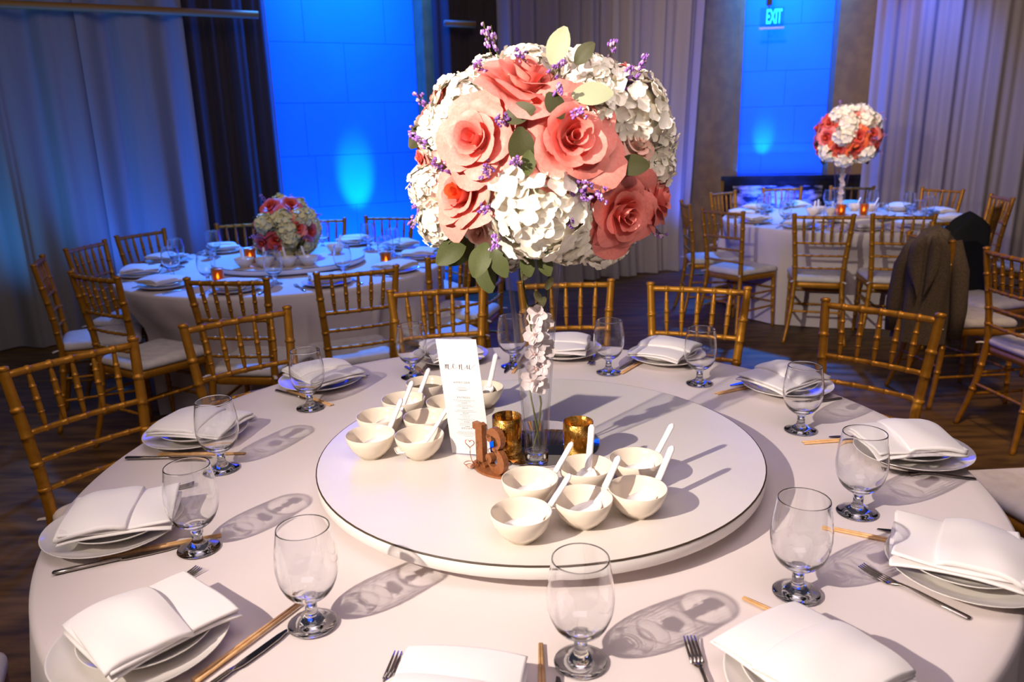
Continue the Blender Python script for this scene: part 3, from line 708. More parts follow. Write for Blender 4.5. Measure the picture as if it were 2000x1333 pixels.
def fork_proto():
    g = G(); L = .195
    def ribbon(pts, ws, th=.0016):
        v = []; f = []
        for (x, y, z), w in zip(pts, ws): v += [(x - w, y, z), (x + w, y, z), (x + w, y, z + th), (x - w, y, z + th)]
        for i in range(len(pts) - 1):
            a = i * 4; b = a + 4
            for q in range(4): f.append((a + q, a + (q + 1) % 4, b + (q + 1) % 4, b + q))
        n = len(pts) * 4; f.append((3, 2, 1, 0)); f.append((n - 4, n - 3, n - 2, n - 1)); return v, f
    hd = G(); hd.add(*ribbon([(0, 0, .0005), (0, .004, .0008), (0, .05, .003), (0, .095, .006), (0, .118, .005), (0, .128, .002), (0, .138, .0008)], (.003, .0062, .0048, .0027, .0033, .0075, .0105)))
    parts = [('handle', hd.mesh('handle', M['steel']), None, ())]
    for k in range(4):
        x = -.0085 + k * .00567
        t = G(); t.add(*ribbon([(x, .135, .0007), (x * 1.02, .155, .002), (x * 1.0, .178, .005), (x * .98, .190, .0078)], (.0022, .0019, .0016, .0008)))
        parts.append(('tine', t.mesh('tine', M['steel']), None, ()))
    return parts
FRK = fork_proto()
def knife_proto():
    v = []; f = []
    h = G(); h.add(*tube([(0, 0, .0042), (0, .003, .0042), (0, .05, .0042), (0, .105, .0042), (0, .118, .0036)], (.003, .0062, .0056, .0046, .0035), 10, flat=.62))
    b = G(); poly = [(-.0035, .115), (.0045, .115), (.0078, .128), (.0085, .165), (.0072, .200), (.0030, .221), (-.0020, .224), (-.0044, .205), (-.0048, .135)]
    b.add(*prism(poly, .002, .0036), smooth=False)
    return [('handle', h.mesh('handle', M['steel']), None, ()), ('blade', b.mesh('blade', M['steel']), None, ())]
KNF = knife_proto()
g = G(); g.add(*tube([(0, 0, .0034), (0, .11, .0032), (0, .225, .0028)], (.0034, .0031, .0024), 8)); CHS = g.mesh('chopstick', M['bamboo'])

CLOCK = ['twelve', 'one', 'two', 'three', 'four', 'five', 'six', 'seven', 'eight', 'nine', 'ten', 'eleven']
def oclock(k): return CLOCK[k % 12] + " o'clock"
# main table, seats as a clock face with six o'clock nearest the camera: plate centre, plus cutlery (inner tip, outer end)
SEATS = {
 7: ((-.612, -.695), 49, dict(c=((-.391, -.575), (-.515, -.800)), k=((-.394, -.651), (-.510, -.845)), f=((-.614, -.465), (-.752, -.684)))),
 8: ((-.845, -.323), 20, dict(c=((-.62, -.338), (-.835, -.417)), k=((-.687, -.377), (-.905, -.476)), f=((-.770, -.10), (-.96, -.165)))),
 9: ((-.882, .191), -12, dict(c=((-.712, .075), (-.945, .083)), k=((-.79, .057), (-1.015, .062)), f=((-.762, .314), (-.935, .355)))),
 10: ((-.65, .627), -44, dict(c=((-.57, .425), (-.745, .572)), k=((-.600, .443), (-.790, .578)), f=((-.51, .686), (-.66, .812)))),
 11: ((-.248, .869), -74, dict(c=((-.263, .600), (-.372, .800)), k=((-.290, .600), (-.402, .800)), f=((-.139, .82), (-.190, .99)))),
 12: ((.155, .905), -101, dict(c=((-.03, .70), (.02, .92)), k=((-.055, .70), (-.005, .92)), f=((.235, .76), (.275, .945)))),
 1: ((.505, .809), -122, dict(c=((.329, .669), (.455, .855)), k=((.330, .715), (.452, .90)), f=((.545, .69), (.66, .845)))),
 2: ((.806, .474), -150, dict(c=((.588, .449), (.79, .55)), k=((.646, .522), (.85, .615)), f=((.770, .315), (.945, .398)))),
 3: ((.936, -.025), 178, dict(c=((.711, .067), (.935, .095)), k=((.788, .103), (1.01, .090)), f=((.836, -.106), (1.025, -.152)))),
 4: ((.785, -.530), 145, dict(c=((.602, -.354), (.80, -.462)), k=((.70, -.366), (.905, -.455)), f=((.610, -.502), (.725, -.66)))),
 5: ((.416, -.815), 117, dict(c=((.374, -.586), (.528, -.750)), k=((.495, -.661), (.585, -.866)), f=((.256, -.695), (.262, -.890)))),
 6: ((-.105, -.897), 86, dict(c=((.024, -.700), (.018, -.925)), k=((.044, -.775), (.043, -1.0)), f=((-.198, -.719), (-.230, -.91)))),
}
GLS = {6: (.081, -.742), 5: (.469, -.573), 4: (.692, -.294), 3: (.734, .155), 2: (.559, .552), 1: (.29, .686), 12: (-.028, .778), 11: (-.358, .685), 10: (-.63, .409), 9: (-.738, -.012), 8: (-.647, -.386), 7: (-.357, -.634)}
def lay(parts, nm, a, b, z, label, cat, group=None, side=0.0):
    # put an implement with its outer end at b, pointing from b to a
    d = Vector((a[0] - b[0], a[1] - b[1], 0)); rz = atan2(d.y, d.x) - pi / 2
    p = Vector((b[0], b[1], z)) + Vector((cos(rz), sin(rz), 0)) * side
    return spawn(nm, parts, p, rz, label, cat, group)
for i, (k, (pc, fa, fl)) in enumerate(SEATS.items()):
    at = oclock(k) + ' place, front table'
    rz = radians(fa) - pi / 2
    spawn('dinner_plate', DPL, (pc[0], pc[1], TZ + .0075), 0, 'white dinner plate under the salad plate at ' + at, 'plate', 'dinner plates on the front table')
    sh = .012
    spawn('salad_plate', SPL, (pc[0] + sh * cos(radians(fa)), pc[1] + sh * sin(radians(fa)), TZ + .0185), 0, 'small white plate under the napkin at ' + at, 'plate', 'small plates on the front table')
    nb, nf = NAP[i % 4]
    o = link('napkin', nb, loc=(pc[0] + .02 * cos(radians(fa)), pc[1] + .02 * sin(radians(fa)), TZ + .0490), rot=(0, 0, rz + radians(rnd.uniform(-7, 7))))
    tag(o, 'folded white cloth napkin at ' + at, 'napkin', 'napkins on the front table'); link('folded_flap', nf, o)
    z = TZ + .0015
    if 'c' in fl:
        a, b = fl['c']; L = hypot(a[0] - b[0], a[1] - b[1]); s = .225 / L; b = (a[0] + (b[0] - a[0]) * s, a[1] + (b[1] - a[1]) * s)
        lay(CHS, 'chopstick', a, b, z, 'bamboo chopstick nearer the plate at ' + at, 'chopstick', 'chopsticks on the front table', -.0042)
        lay(CHS, 'chopstick', (a[0] + rnd.uniform(-.006, .006), a[1] + rnd.uniform(-.006, .006)), b, z, 'bamboo chopstick nearer the knife at ' + at, 'chopstick', 'chopsticks on the front table', .0042)
    a, b = fl['k']; L = hypot(a[0] - b[0], a[1] - b[1]); s = .224 / L; b = (a[0] + (b[0] - a[0]) * s, a[1] + (b[1] - a[1]) * s)
    lay(KNF, 'table_knife', a, b, z, 'steel table knife right of the plate at ' + at, 'knife', 'knives on the front table')
    a, b = fl['f']; L = hypot(a[0] - b[0], a[1] - b[1]); s = .19 / L; b = (a[0] + (b[0] - a[0]) * s, a[1] + (b[1] - a[1]) * s)
    lay(FRK, 'dinner_fork', a, b, z, 'steel dinner fork left of the plate at ' + at, 'fork', 'forks on the front table')
    gx, gy = GLS[k]
    spawn('water_goblet', GOB, (gx, gy, TZ + .0012), rnd.uniform(0, 6), 'empty clear water goblet at ' + at, 'glass', 'goblets on the front table')

# bowls and spoons on the turntable
BW = [((-.006, -.472), (.082, -.431), 'front left of the right-hand bowl cluster', 1, 0), ((.111, -.424), (.184, -.356), 'front middle of the right-hand bowl cluster', 1, 0),
      ((.220, -.388), (.297, -.312), 'front right of the right-hand bowl cluster', 1, 0), ((.013, -.335), (.097, -.281), 'back left of the right-hand bowl cluster, next to the 13', 1, 0),
      ((.130, -.280), (.150, -.190), 'back middle of the right-hand bowl cluster, by the votive', 1, 0), ((.238, -.250), (.32, -.192), 'back right of the right-hand bowl cluster', 1, 0),
      ((-.353, -.084), (-.294, .007), 'front left of the left-hand bowl cluster', 1, 0), ((-.238, -.094), (-.178, -.060), 'front right of the left-hand bowl cluster, by the menu', 1, 0),
      ((-.352, .037), (-.285, .141), 'second row left of the left-hand bowl cluster', 1, 0), ((-.235, .024), None, 'second row right of the left-hand bowl cluster', 0, 0),
      ((-.310, .158), (-.253, .247), 'third row left of the left-hand bowl cluster', 1, 0), ((-.190, .130), None, 'half hidden behind the menu card', 0, 0),
      ((-.265, .290), None, 'holding dark sauce, behind the left-hand cluster', 0, 1), ((-.105, .235), (-.071, .334), 'holding dark sauce, right of the menu card', 1, 1)]
for c, tip, where, sp, sa in BW:
    o = spawn('rice_bowl', RBW, (c[0], c[1], ZL + .0005), rnd.uniform(0, 6), 'cream china bowl, ' + where, 'bowl', 'bowls on the front turntable')
    if sa: link('sauce', SAUCE, o)
    if sp:
        a = atan2(tip[1] - c[1], tip[0] - c[0]); r = hypot(tip[0] - c[0], tip[1] - c[1]); off = r - .0905
        spawn('soup_spoon', SPN, (c[0] + off * cos(a), c[1] + off * sin(a), ZL + (.0305 if not sa else .0425)), a, 'white soup spoon in bowl ' + where.replace('holding', 'with'), 'spoon', 'spoons on the front turntable')

# votives
def votive_proto():
    p = [(0, .005), (.029, .0055), (.0305, .010), (.0325, .0865), (.0335, .0875), (.0345, .0865), (.0335, .02), (.0325, .003), (.031, 0), (0, .0005)]
    g = G(); g.add(*lathe(p, 36)); cup = g.mesh('cup', M['votive'])
    g = G(); g.add(*lathe([(0, .030), (.024, .029), (.0265, .026), (.0265, .006), (0, .006)], 24)); g2 = G()
    wax = g.mesh('candle', M['wax'])
    g2.add(*lathe([(.0, .030), (.0022, .033), (.0030, .038), (.0018, .045), (0, .051)], 10)); fl = g2.mesh('flame', M['flame'])
    return [('cup', cup, None, ()), ('candle', wax, None, (('flame', fl, None, ()),))]
VOT = votive_proto()
def lit_votive():
    m, N, L, p = newmat('amber_glass'); p.inputs['Base Color'].default_value = (0.95, 0.33, 0.05, 1); p.inputs['Transmission Weight'].default_value = 0.85
    p.inputs['Roughness'].default_value = 0.35; p.inputs['IOR'].default_value = 1.2
    c = VOT[0][1].copy(); c.materials.clear(); c.materials.append(m)
    g = G(); g.add(*lathe([(.0, .030), (.005, .036), (.0062, .044), (.0035, .056), (0, .066)], 10)); f = g.mesh('flame', M['flame'])
    return [('cup', c, None, ()), ('candle', VOT[1][1], None, (('flame', f, None, ()),))]
LVOT = lit_votive()
spawn('votive_holder', VOT, (-.035, -.081, ZL + .0048), 0.4, 'amber mercury glass votive behind the number 13', 'candle holder')
spawn('votive_holder', VOT, (.126, -.124, ZL + .0048), 2.6, 'amber mercury glass votive right of the tall vase', 'candle holder')

# table number 13
def stroke(pts, ws):
    v = [Vector((x, y)) for x, y in pts]; Lf = []; Rt = []
    for i, p in enumerate(v):
        d = (v[min(i + 1, len(v) - 1)] - v[max(i - 1, 0)]).normalized(); n = Vector((-d.y, d.x))
        Lf.append(p + n * ws[i]); Rt.append(p - n * ws[i])
    return Lf, Rt
def stroke_prism(g, pts, ws, z0, z1, mi=0):
    Lf, Rt = stroke(pts, ws); n = len(Lf)
    v = [(p.x, p.y, z0) for p in Lf] + [(p.x, p.y, z0) for p in Rt] + [(p.x, p.y, z1) for p in Lf] + [(p.x, p.y, z1) for p in Rt]
    f = []
    for i in range(n - 1):
        f += [(i, i + 1, n + i + 1, n + i), (2 * n + i, 3 * n + i, 3 * n + i + 1, 2 * n + i + 1), (i, 2 * n + i, 2 * n + i + 1, i + 1), (n + i, n + i + 1, 3 * n + i + 1, 3 * n + i)]
    f += [(0, n, 3 * n, 2 * n), (n - 1, 3 * n - 1, 4 * n - 1, 2 * n - 1)]
    g.add(v, f, mi, smooth=False)
def number_stand():
    o = bpy.data.objects.new('table_number', None); COL.objects.link(o)
    T = .0068
    one = G()
    one.add(*prism([(.010, .004), (.034, .004), (.034, .100), (.024, .103), (.018, .099), (.000, .099), (.000, .084), (.010, .084)], -T, T), smooth=False)
    one.add(*prism([(.002, .0), (.042, .0), (.042, .007), (.034, .012), (.010, .012), (.002, .007)], -T, T), smooth=False)
    th = G()
    up = arc(.074, .076, .0195, 175, -75, 16); uw = [.003 + .0062 * sin(pi * min(1, (i + 1) / 13)) + (.001 if 4 < i < 12 else 0) for i in range(16)]
    stroke_prism(th, up, uw, -T, T)
    lo = arc(.074, .031, .0235, 80, -172, 18); lw = [.003 + .0088 * sin(pi * min(1, (i + 1) / 15)) for i in range(18)]
    stroke_prism(th, lo, lw, -T, T)
    for cx, cy, r in ((.0580, .0785, .0095), (.0550, .029, .0108)):
        th.add(*prism(arc(cx, cy, r, 0, 340, 18), -T, T), smooth=False)
    th.add(*prism([(.068, .052), (.086, .050), (.086, .060), (.068, .058)], -T, T), smooth=False)
    b = G(); n = 24
    bp = [(-.006 + .112 * i / n, -.0045 - .021 * sin(pi * i / n) ** .7) for i in range(n + 1)] + [(.106 - .112 * i / n, .012 + .006 * sin(pi * i / n)) for i in range(n + 1)]
    b.add(*prism(bp, 0, .005), smooth=False)
    up_ = Matrix.Translation((0, 0, .004)) @ Matrix.Rotation(pi / 2, 4, 'X')
    link('digit_one', one.mesh('digit_one', M['copper']), o, mtx=up_); link('digit_three', th.mesh('digit_three', M['copper']), o, mtx=up_)
    link('base', b.mesh('base', M['copper']), o)
    o.location = (-.106, -.140, ZL + .0005); o.rotation_euler = (0, 0, radians(-50))
    tag(o, 'copper coloured number 13 table stand in front of the menu', 'table number')
number_stand()
# wire heart card holder
g = G(); sp = [(.0 + (.004 + .0011 * i / 3) * cos(i * .55), (.004 + .0011 * i / 3) * sin(i * .55), .001 + .00045 * i) for i in range(34)]
g.add(*tube(sp, .0009, 6)); hb = g.mesh('coil', M['copper_wire'])
g = G(); e = Vector(sp[-1]); g.add(*tube([e, (.003, 0, .022), (0, 0, .034), (0, 0, .050)], .0009, 6))
ht = []
for i in range(25):
    t = 2 * pi * i / 24; ht.append((.0009 * 16 * sin(t) ** 3 * .75, 0, .061 + .0009 * (13 * cos(t) - 5 * cos(2 * t) - 2 * cos(3 * t) - cos(4 * t)) * .72))
g.add(*tube(ht, .0010, 6, cap=False)); hh = g.mesh('heart', M['copper_wire'])
spawn('card_holder', [('coil', hb, None, ()), ('heart', hh, None, ())], (-.117, -.166, ZL + .0005), radians(-18), 'small copper wire heart card holder left of the 13', 'card holder')

# menu card
def menu():
    w, h = .098, .283
    o = bpy.data.objects.new('menu_card', None); COL.objects.link(o)
    c0 = Vector((-.166, -.078, .8215)); c1 = Vector((-.072, -.112, .8275)); c3 = Vector((-.193, -.092, 1.102))
    X = (c1 - c0).normalized(); Y = (c3 - c0); Y = (Y - X * Y.dot(X)).normalized(); Z = X.cross(Y)
    mid = (c0 + c1) / 2
    o.matrix_world = Matrix(((X.x, Y.x, Z.x, mid.x), (X.y, Y.y, Z.y, mid.y), (X.z, Y.z, Z.z, mid.z), (0, 0, 0, 1)))
    tag(o, 'tall white menu card standing on the turntable behind the 13', 'menu')
    g = G(); g.add(*box(-w / 2, w / 2, 0, h, -.0004, .0004), smooth=False); cardo = link('card', g.mesh('card', M['card']), o)
    tw = G(); zt = .0006
    def pen(pts, w0=.0005, w1=.0015):
        # calligraphy: wider on down strokes
        P = []
        for i in range(len(pts) - 1):
            p0 = pts[max(i - 1, 0)]; p1 = pts[i]; p2 = pts[i + 1]; p3 = pts[min(i + 2, len(pts) - 1)]
            for k in range(6):
                t = k / 6
                P.append(tuple(.5 * ((2 * p1[a]) + (-p0[a] + p2[a]) * t + (2 * p0[a] - 5 * p1[a] + 4 * p2[a] - p3[a]) * t * t + (-p0[a] + 3 * p1[a] - 3 * p2[a] + p3[a]) * t ** 3) for a in (0, 1)))
        P.append(pts[-1]); ws = []
        for i in range(len(P)):
            a = P[max(i - 1, 0)]; b = P[min(i + 1, len(P) - 1)]; dy = (b[1] - a[1]) / (hypot(b[0] - a[0], b[1] - a[1]) + 1e-9)
            ws.append(w0 / 2 + (w1 - w0) / 2 * max(0, -dy))
        Lf, Rt = stroke(P, ws); n = len(P)
        tw.add([(p.x, p.y, zt) for p in Lf] + [(p.x, p.y, zt) for p in Rt], [(n + i, n + i + 1, i + 1, i) for i in range(n - 1)], smooth=False)
    y = .216
    S = lambda q: [(x * .001, y + z * .001) for x, z in q]
    pen(S([(-36, 1), (-34, 7), (-33.5, 4), (-35, -3)])); pen(S([(-35, -2), (-31, 7), (-30, 5), (-31.5, -3)])); pen(S([(-31.5, -2), (-27.5, 7), (-26.5, 4), (-28, -3), (-24, -5), (-19, -1)]))
    pen(S([(-19, -1), (-13, 4), (-11.5, 8), (-14, 8), (-16, 3), (-14.5, -2), (-10, -2), (-5, 1)])); pen(S([(-2, 1), (.5, 7), (1, 5), (-.5, -4)])); pen(S([(-.5, -2), (4, 7), (6, 7), (5, -1), (6, -5), (11, -3), (17, 3)]))
    pen(S([(17, 3), (19.5, 6), (18.5, 0), (20, -3), (23, 0)])); pen(S([(25.5, 7), (24, 0), (25, -4), (29, -2), (34, 4), (40, 7)]))
    link('script_lettering', tw.mesh('script_lettering', M['ink']), cardo)
    for txt, yy, sz in (('APPETIZER', .1795, .0062), ('ENTREES', .143, .0062), ('DESSERT', .066, .0062)):
        link('heading', text_mesh(txt, sz, .00015, M['ink_grey'], 1.42), cardo, mtx=Matrix.Translation((0, yy, zt)))
    rows = G(); Q = random.Random(5)
    def row(yy, half, hgt, heavy):
        x = -half
        while x < half:
            L = Q.uniform(.0016, .0042)
            rows.add([(x, yy, zt), (min(x + L, half), yy, zt), (min(x + L, half), yy + hgt, zt), (x, yy + hgt, zt)], [(0, 1, 2, 3)], heavy, smooth=False)
            x += L + .0009
    for yy, hf, hv in ((.167, .010, 0), (.1635, .014, 0), (.160, .010, 1), (.136, .026, 0), (.1325, .016, 0), (.129, .007, 1), (.124, .016, 0), (.1205, .021, 0), (.1165, .0075, 1), (.111, .020, 0), (.1075, .026, 0), (.104, .007, 1), (.100, .015, 0), (.096, .010, 0), (.092, .007, 0), (.0885, .021, 0), (.085, .014, 0), (.0815, .007, 1), (.0775, .018, 0), (.074, .020, 0), (.0705, .0055, 1), (.0565, .025, 0), (.053, .030, 0), (.0495, .026, 0), (.046, .012, 0)):
        row(yy, hf, .0011 if hv else .0008, hv)
    ro = link('fine_print', rows.mesh('fine_print', M['ink_grey'], M['ink']), cardo); ro['kind'] = 'stuff'
menu()

# ------------------------------------------------------------------ flowers
def petal(rb, h, phi, curl, ripple, seed, flare=0.0, nu=9, nv=9, tipdip=0.0):
    Q = random.Random(seed); p1 = Q.uniform(0, 6.28); p2 = Q.uniform(0, 6.28)
    def fn(u, v):
        s = 2 * u - 1; wv = .30 + .70 * sin(pi / 2 * min(1, v * 1.5))
        ang = s * phi * wv
        vv = v * (1 - .30 * abs(s) ** 2.4)
        r = rb * (vv ** .55) * (1 + flare * vv * vv) + curl * max(0, vv - .62) ** 1.5 * 3.2
        r *= 1 + .05 * sin(3 * s + p1) * vv
        z = h * (vv - .12 * vv * vv) - curl * 1.3 * max(0, vv - .70) ** 1.6 * 4 + ripple * sin(4.2 * s + p2) * vv ** 3 - tipdip * vv ** 3
        return (r * cos(ang), r * sin(ang), z)
    return grid(nu, nv, fn)
RINGS = [(3, .11, .82, 1.9, .0, .0, 0), (3, .21, .86, 1.5, .02, .01, 0), (4, .35, .82, 1.15, .06, .02, .04), (5, .53, .72, .95, .13, .04, .06), (5, .74, .55, .90, .20, .09, .10), (5, .98, .33, .92, .20, .12, .12)]
def rose_proto(mat, inner, seed, rings=RINGS, name='rose'):
    out = []; Q = random.Random(seed)
    for k, (n, rb, h, phi, curl, rip, fl) in enumerate(rings):
        for i in range(n):
            g = G(); a = 2 * pi * (i + .5 * (k % 2) + Q.uniform(-.12, .12)) / n
            R = Matrix.Rotation(a, 4, 'Z')
            sc = 1 + Q.uniform(-.07, .07)
            g.add(*petal(rb * sc, h * sc, phi, curl, rip, seed + 10 * k + i, fl), mat=R)
            out.append(('petal', g.mesh('petal', inner if k < 2 else mat), None, ()))
    g = G(); g.add(*lathe([(0, -.12), (.12, -.10), (.22, .02), (.16, .2), (0, .30)], 10))
    return (g.mesh('rose_core', inner), out)
ROSES = {'coral': rose_proto(M['coral'], M['coral_deep'], 101), 'coral2': rose_proto(M['coral'], M['coral_deep'], 202), 'deep': rose_proto(M['coral_deep'], M['coral_deep'], 303),
         'orange': rose_proto(M['coral'], M['orange_rose'], 404), 'blush': rose_proto(M['blush'], M['blush'], 505, RINGS[:5])}
def along(v, spin=0.0):
    q = Vector(v).normalized().to_track_quat('Z', 'Y').to_matrix().to_4x4(); return q @ Matrix.Rotation(spin, 4, 'Z')
def add_rose(parent, kind, pos, axis, R, spin, sub=True, nm='rose'):
    core, pet = ROSES[kind]
    o = link(nm, core, parent, mtx=Matrix.Translation(pos) @ along(axis, spin) @ Matrix.Scale(R, 4))
    for p in pet: add_part(p, o)
    return o
def floret(g, c, nrm, s, Q, mi=0):
    F = Matrix.Translation(c) @ along(nrm, Q.uniform(0, 6.28))
    for k in range(4):
        a = k * pi / 2 + Q.uniform(-.15, .15); cup = Q.uniform(.02, .30); w = s * Q.uniform(.50, .62)
        def fn(u, v):
            q = 2 * u - 1; ww = w * max(.06, sin(pi * (.06 + .72 * v))) ** .7; y = q * ww; x = s * v * (1 - .22 * q * q)
            return (x, y, s * (cup * v * v + .10 * q * q * v))
        v, f = grid(5, 5, fn); g.add(v, f, mi, F @ Matrix.Rotation(a, 4, 'Z'))
def hyd_mesh(seed, n, mat, core, s=.27):
    Q = random.Random(seed); g = G(); g.add(*ball(.80, 14, 9, sz=.92), mi=1)
    for i in range(n):
        z = 1 - 1.55 * (i + .5) / n; r = sqrt(max(0, 1 - z * z)); a = i * 2.39996
        d = Vector((r * cos(a), r * sin(a), z)); d += Vector((Q.uniform(-.10, .10), Q.uniform(-.10, .10), Q.uniform(-.10, .10))); d.normalize()
        t = (d + Vector((Q.uniform(-.35, .35), Q.uniform(-.35, .35), Q.uniform(-.35, .35)))).normalized()
        floret(g, d * Q.uniform(.80, .98), t, s * Q.uniform(.85, 1.15), Q)
    return g.mesh('hydrangea', mat, core)
HYD = [hyd_mesh(s, 135, M['hyd'], M['hyd_core'], .205) for s in (1, 2, 3)]
HYDC = [hyd_mesh(s, 60, M['hyd_cream'], M['hyd_core'], .34) for s in (4, 5)]
HYDW = [hyd_mesh(s, 46, M['hyd'], M['hyd_core'], .34) for s in (6, 7)]
def leaf_mesh(seed, mat, ratio=.62, bend=.25):
    Q = random.Random(seed); ph = Q.uniform(0, 6.28)
    def fn(u, v):
        q = 2 * u - 1; w = ratio * .5 * max(.02, sin(pi * (.03 + .94 * v))) ** .75
        return (2 * q * w, 2 * v - .1, .22 * abs(q) * w - bend * v * v + .04 * sin(5 * v + ph) * q)
    g = G(); g.add(*grid(7, 9, fn)); return g.mesh('leaf', mat)
LFS = [leaf_mesh(i, M['leaf_sage'], .62, .2) for i in range(2)]; LFD = [leaf_mesh(i + 5, M['leaf_dark'], .66, .3) for i in range(3)]; LFM = [leaf_mesh(i + 8, M['leaf_mid'], .62, .3) for i in range(2)]
def sprig_mesh(seed, pale=False, L=.075):
    Q = random.Random(seed); g = G(); bx, by = Q.uniform(-.008, .008), Q.uniform(-.008, .008)
    g.add(*tube([(0, 0, -.07), (bx * .5, by * .5, -.02), (bx, by, L * .55), (0, 0, L)], (.0012, .0011, .0009, .0006), 5), mi=1)
    for k in range(13):
        t = Q.uniform(.30, 1.05); a = Q.uniform(0, 6.28); rr = Q.uniform(.003, .0125) * (1.15 - t * .45)
        c = Vector((bx * t + rr * cos(a), by * t + rr * sin(a), L * t))
        g.add(*tube([(bx * t, by * t, L * (t - .12)), c], .0006, 4, cap=False), mi=1)
        for q in range(3):
            d = Vector((Q.uniform(-1, 1), Q.uniform(-1, 1), Q.uniform(-.4, 1))).normalized()
            v, f = ball(.0026 * Q.uniform(.8, 1.25), 6, 4, tuple(c + d * .0030), 1.4); g.add(v, f, 2 if Q.random() < (.6 if pale else .16) else 0)
    return g.mesh('statice_sprig', M['statice'], M['stem'], M['statice_pale'])
SPR = [sprig_mesh(i) for i in range(4)]; SPRP = [sprig_mesh(9, True)]

BC = Vector((.058, -.136, 1.492))
fa = bpy.data.objects.new('flower_arrangement', None); COL.objects.link(fa); fa.location = BC
tag(fa, 'large round arrangement of coral roses and white hydrangeas atop tall glass vase', 'flowers')
g = G(); g.add(*ball(.165, 20, 12)); link('foam_ball', g.mesh('foam_ball', M['foam']), fa)
ROSE_POS = [('coral', (-.045, -.140, .118), (.30, -.42, .86), .084), ('coral', (-.120, -.148, .036), (-.42, -.88, .22), .078), ('coral2', (.034, -.184, .034), (.22, -.95, .20), .088),
            ('orange', (-.146, -.118, -.066), (-.66, -.66, .30), .074), ('deep', (.130, -.122, -.096), (.50, -.84, -.18), .074), ('deep', (.200, -.060, -.082), (.90, -.40, .10), .060),
            ('blush', (.156, -.118, .022), (.55, -.72, .42), .046), ('blush', (-.130, -.085, -.130), (-.45, -.80, -.28), .036), ('coral', (-.200, -.03, .112), (-.85, -.30, .40), .032),
            ('coral', (-.226, -.03, .085), (-.9, -.3, .3), .024), ('deep', (-.240, -.03, .010), (-.9, -.4, -.1), .026), ('deep', (.212, -.05, -.040), (.9, -.4, .1), .040),
            ('deep', (.170, -.02, .148), (.7, -.2, .68), .030), ('blush', (-.215, -.04, -.020), (-.9, -.42, .1), .038),
            ('coral', (-.05, .19, .06), (-.2, .95, .25), .080), ('coral2', (.13, .15, -.02), (.6, .78, 0), .078), ('blush', (-.17, .12, -.06), (-.8, .55, -.2), .06), ('deep', (.02, .16, .12), (.1, .7, .7), .07)]
for i, (k, p, ax, R) in enumerate(ROSE_POS):
    o = add_rose(fa, k, p, ax, R, i * 1.3)
    if k in ('blush', 'deep') or i in (3,): o['label'] = {'blush': 'small blush pink rose', 'deep': 'deep coral rose', 'orange': 'coral rose with orange heart'}[k]
HYD_POS = [((-.031, -.070, .140), .076), ((-.150, -.035, .090), .080), ((-.186, -.030, .050), .070), ((.084, -.098, .122), .064), ((.148, -.072, .075), .092), ((.200, -.050, .036), .058), ((-.014, -.160, -.082), .104), ((.036, -.118, -.138), .062),
           ((-.226, -.040, -.052), .052), ((-.208, -.045, -.120), .056), ((.112, -.040, -.150), .070), ((.205, -.040, -.020), .055), ((-.095, -.015, .140), .062), ((.078, -.150, .086), .052), ((.050, -.015, .140), .07),
           ((.03, .16, -.10), .10), ((-.12, .15, .10), .09), ((.15, .10, .10), .09), ((-.10, .06, -.17), .08), ((.18, .08, -.09), .08)]
for i, (p, R) in enumerate(HYD_POS):
    ax = Vector(p) + (Vector((0, -.05, .01)) if p[1] < 0 else Vector((0, 0, 0)))
    link('hydrangea', HYD[i % 3], fa, mtx=Matrix.Translation(p) @ along(ax, i * .9) @ Matrix.Scale(R, 4))
# leaves: base position, direction of the tip, normal hint, half length, pale?
LEAF_POS = [((.010, -.150, .170), (.35, -.1, .9), .034, 1), ((.052, -.160, .168), (.35, -.2, .4), .024, 0), ((.045, -.200, .112), (.95, -.2, .05), .036, 1), ((.000, -.215, .115), (.45, -.3, -.75), .026, 0), ((-.075, -.215, .075), (.75, -.4, .3), .030, 0),
            ((-.050, -.226, .058), (.05, -.1, -.95), .036, 0), ((-.215, -.03, .080), (-.75, -.1, -.6), .040, 0), ((.125, -.185, -.010), (.95, -.2, .0), .030, 0), ((-.090, -.195, -.080), (.3, -.3, -.9), .030, 1),
            ((-.150, -.06, -.160), (-.85, -.2, -.55), .040, 0), ((-.165, -.08, -.150), (-.75, -.3, -.62), .039, 0), ((-.120, -.13, -.155), (-.35, -.45, -.8), .036, 1), ((-.045, -.16, -.170), (.15, -.2, -.95), .024, 0), ((-.015, -.165, -.170), (.3, -.2, -.9), .024, 0),
            ((-.105, -.145, -.165), (.35, -.3, -.85), .030, 1), ((-.195, -.05, -.125), (-.3, -.4, -.8), .026, 1), ((-.035, -.232, .02), (-.1, -.2, -.95), .022, 0), ((-.130, -.10, -.185), (.15, -.25, -.95), .038, 0)]
for i, (p, d, L, pale) in enumerate(LEAF_POS):
    d = Vector(d).normalized(); n = Vector(p).normalized() * .6 + Vector((0, -.8, .25)); n = (n - d * n.dot(d)).normalized(); x = d.cross(n)
    mt = Matrix(((x.x, d.x, n.x, p[0]), (x.y, d.y, n.y, p[1]), (x.z, d.z, n.z, p[2]), (0, 0, 0, 1))) @ Matrix.Scale(L, 4)
    link('leaf', (LFS[i % 2] if i in (0, 2) else LFM[i % 2] if i >= 8 else LFD[i % 3]), fa, mtx=mt)
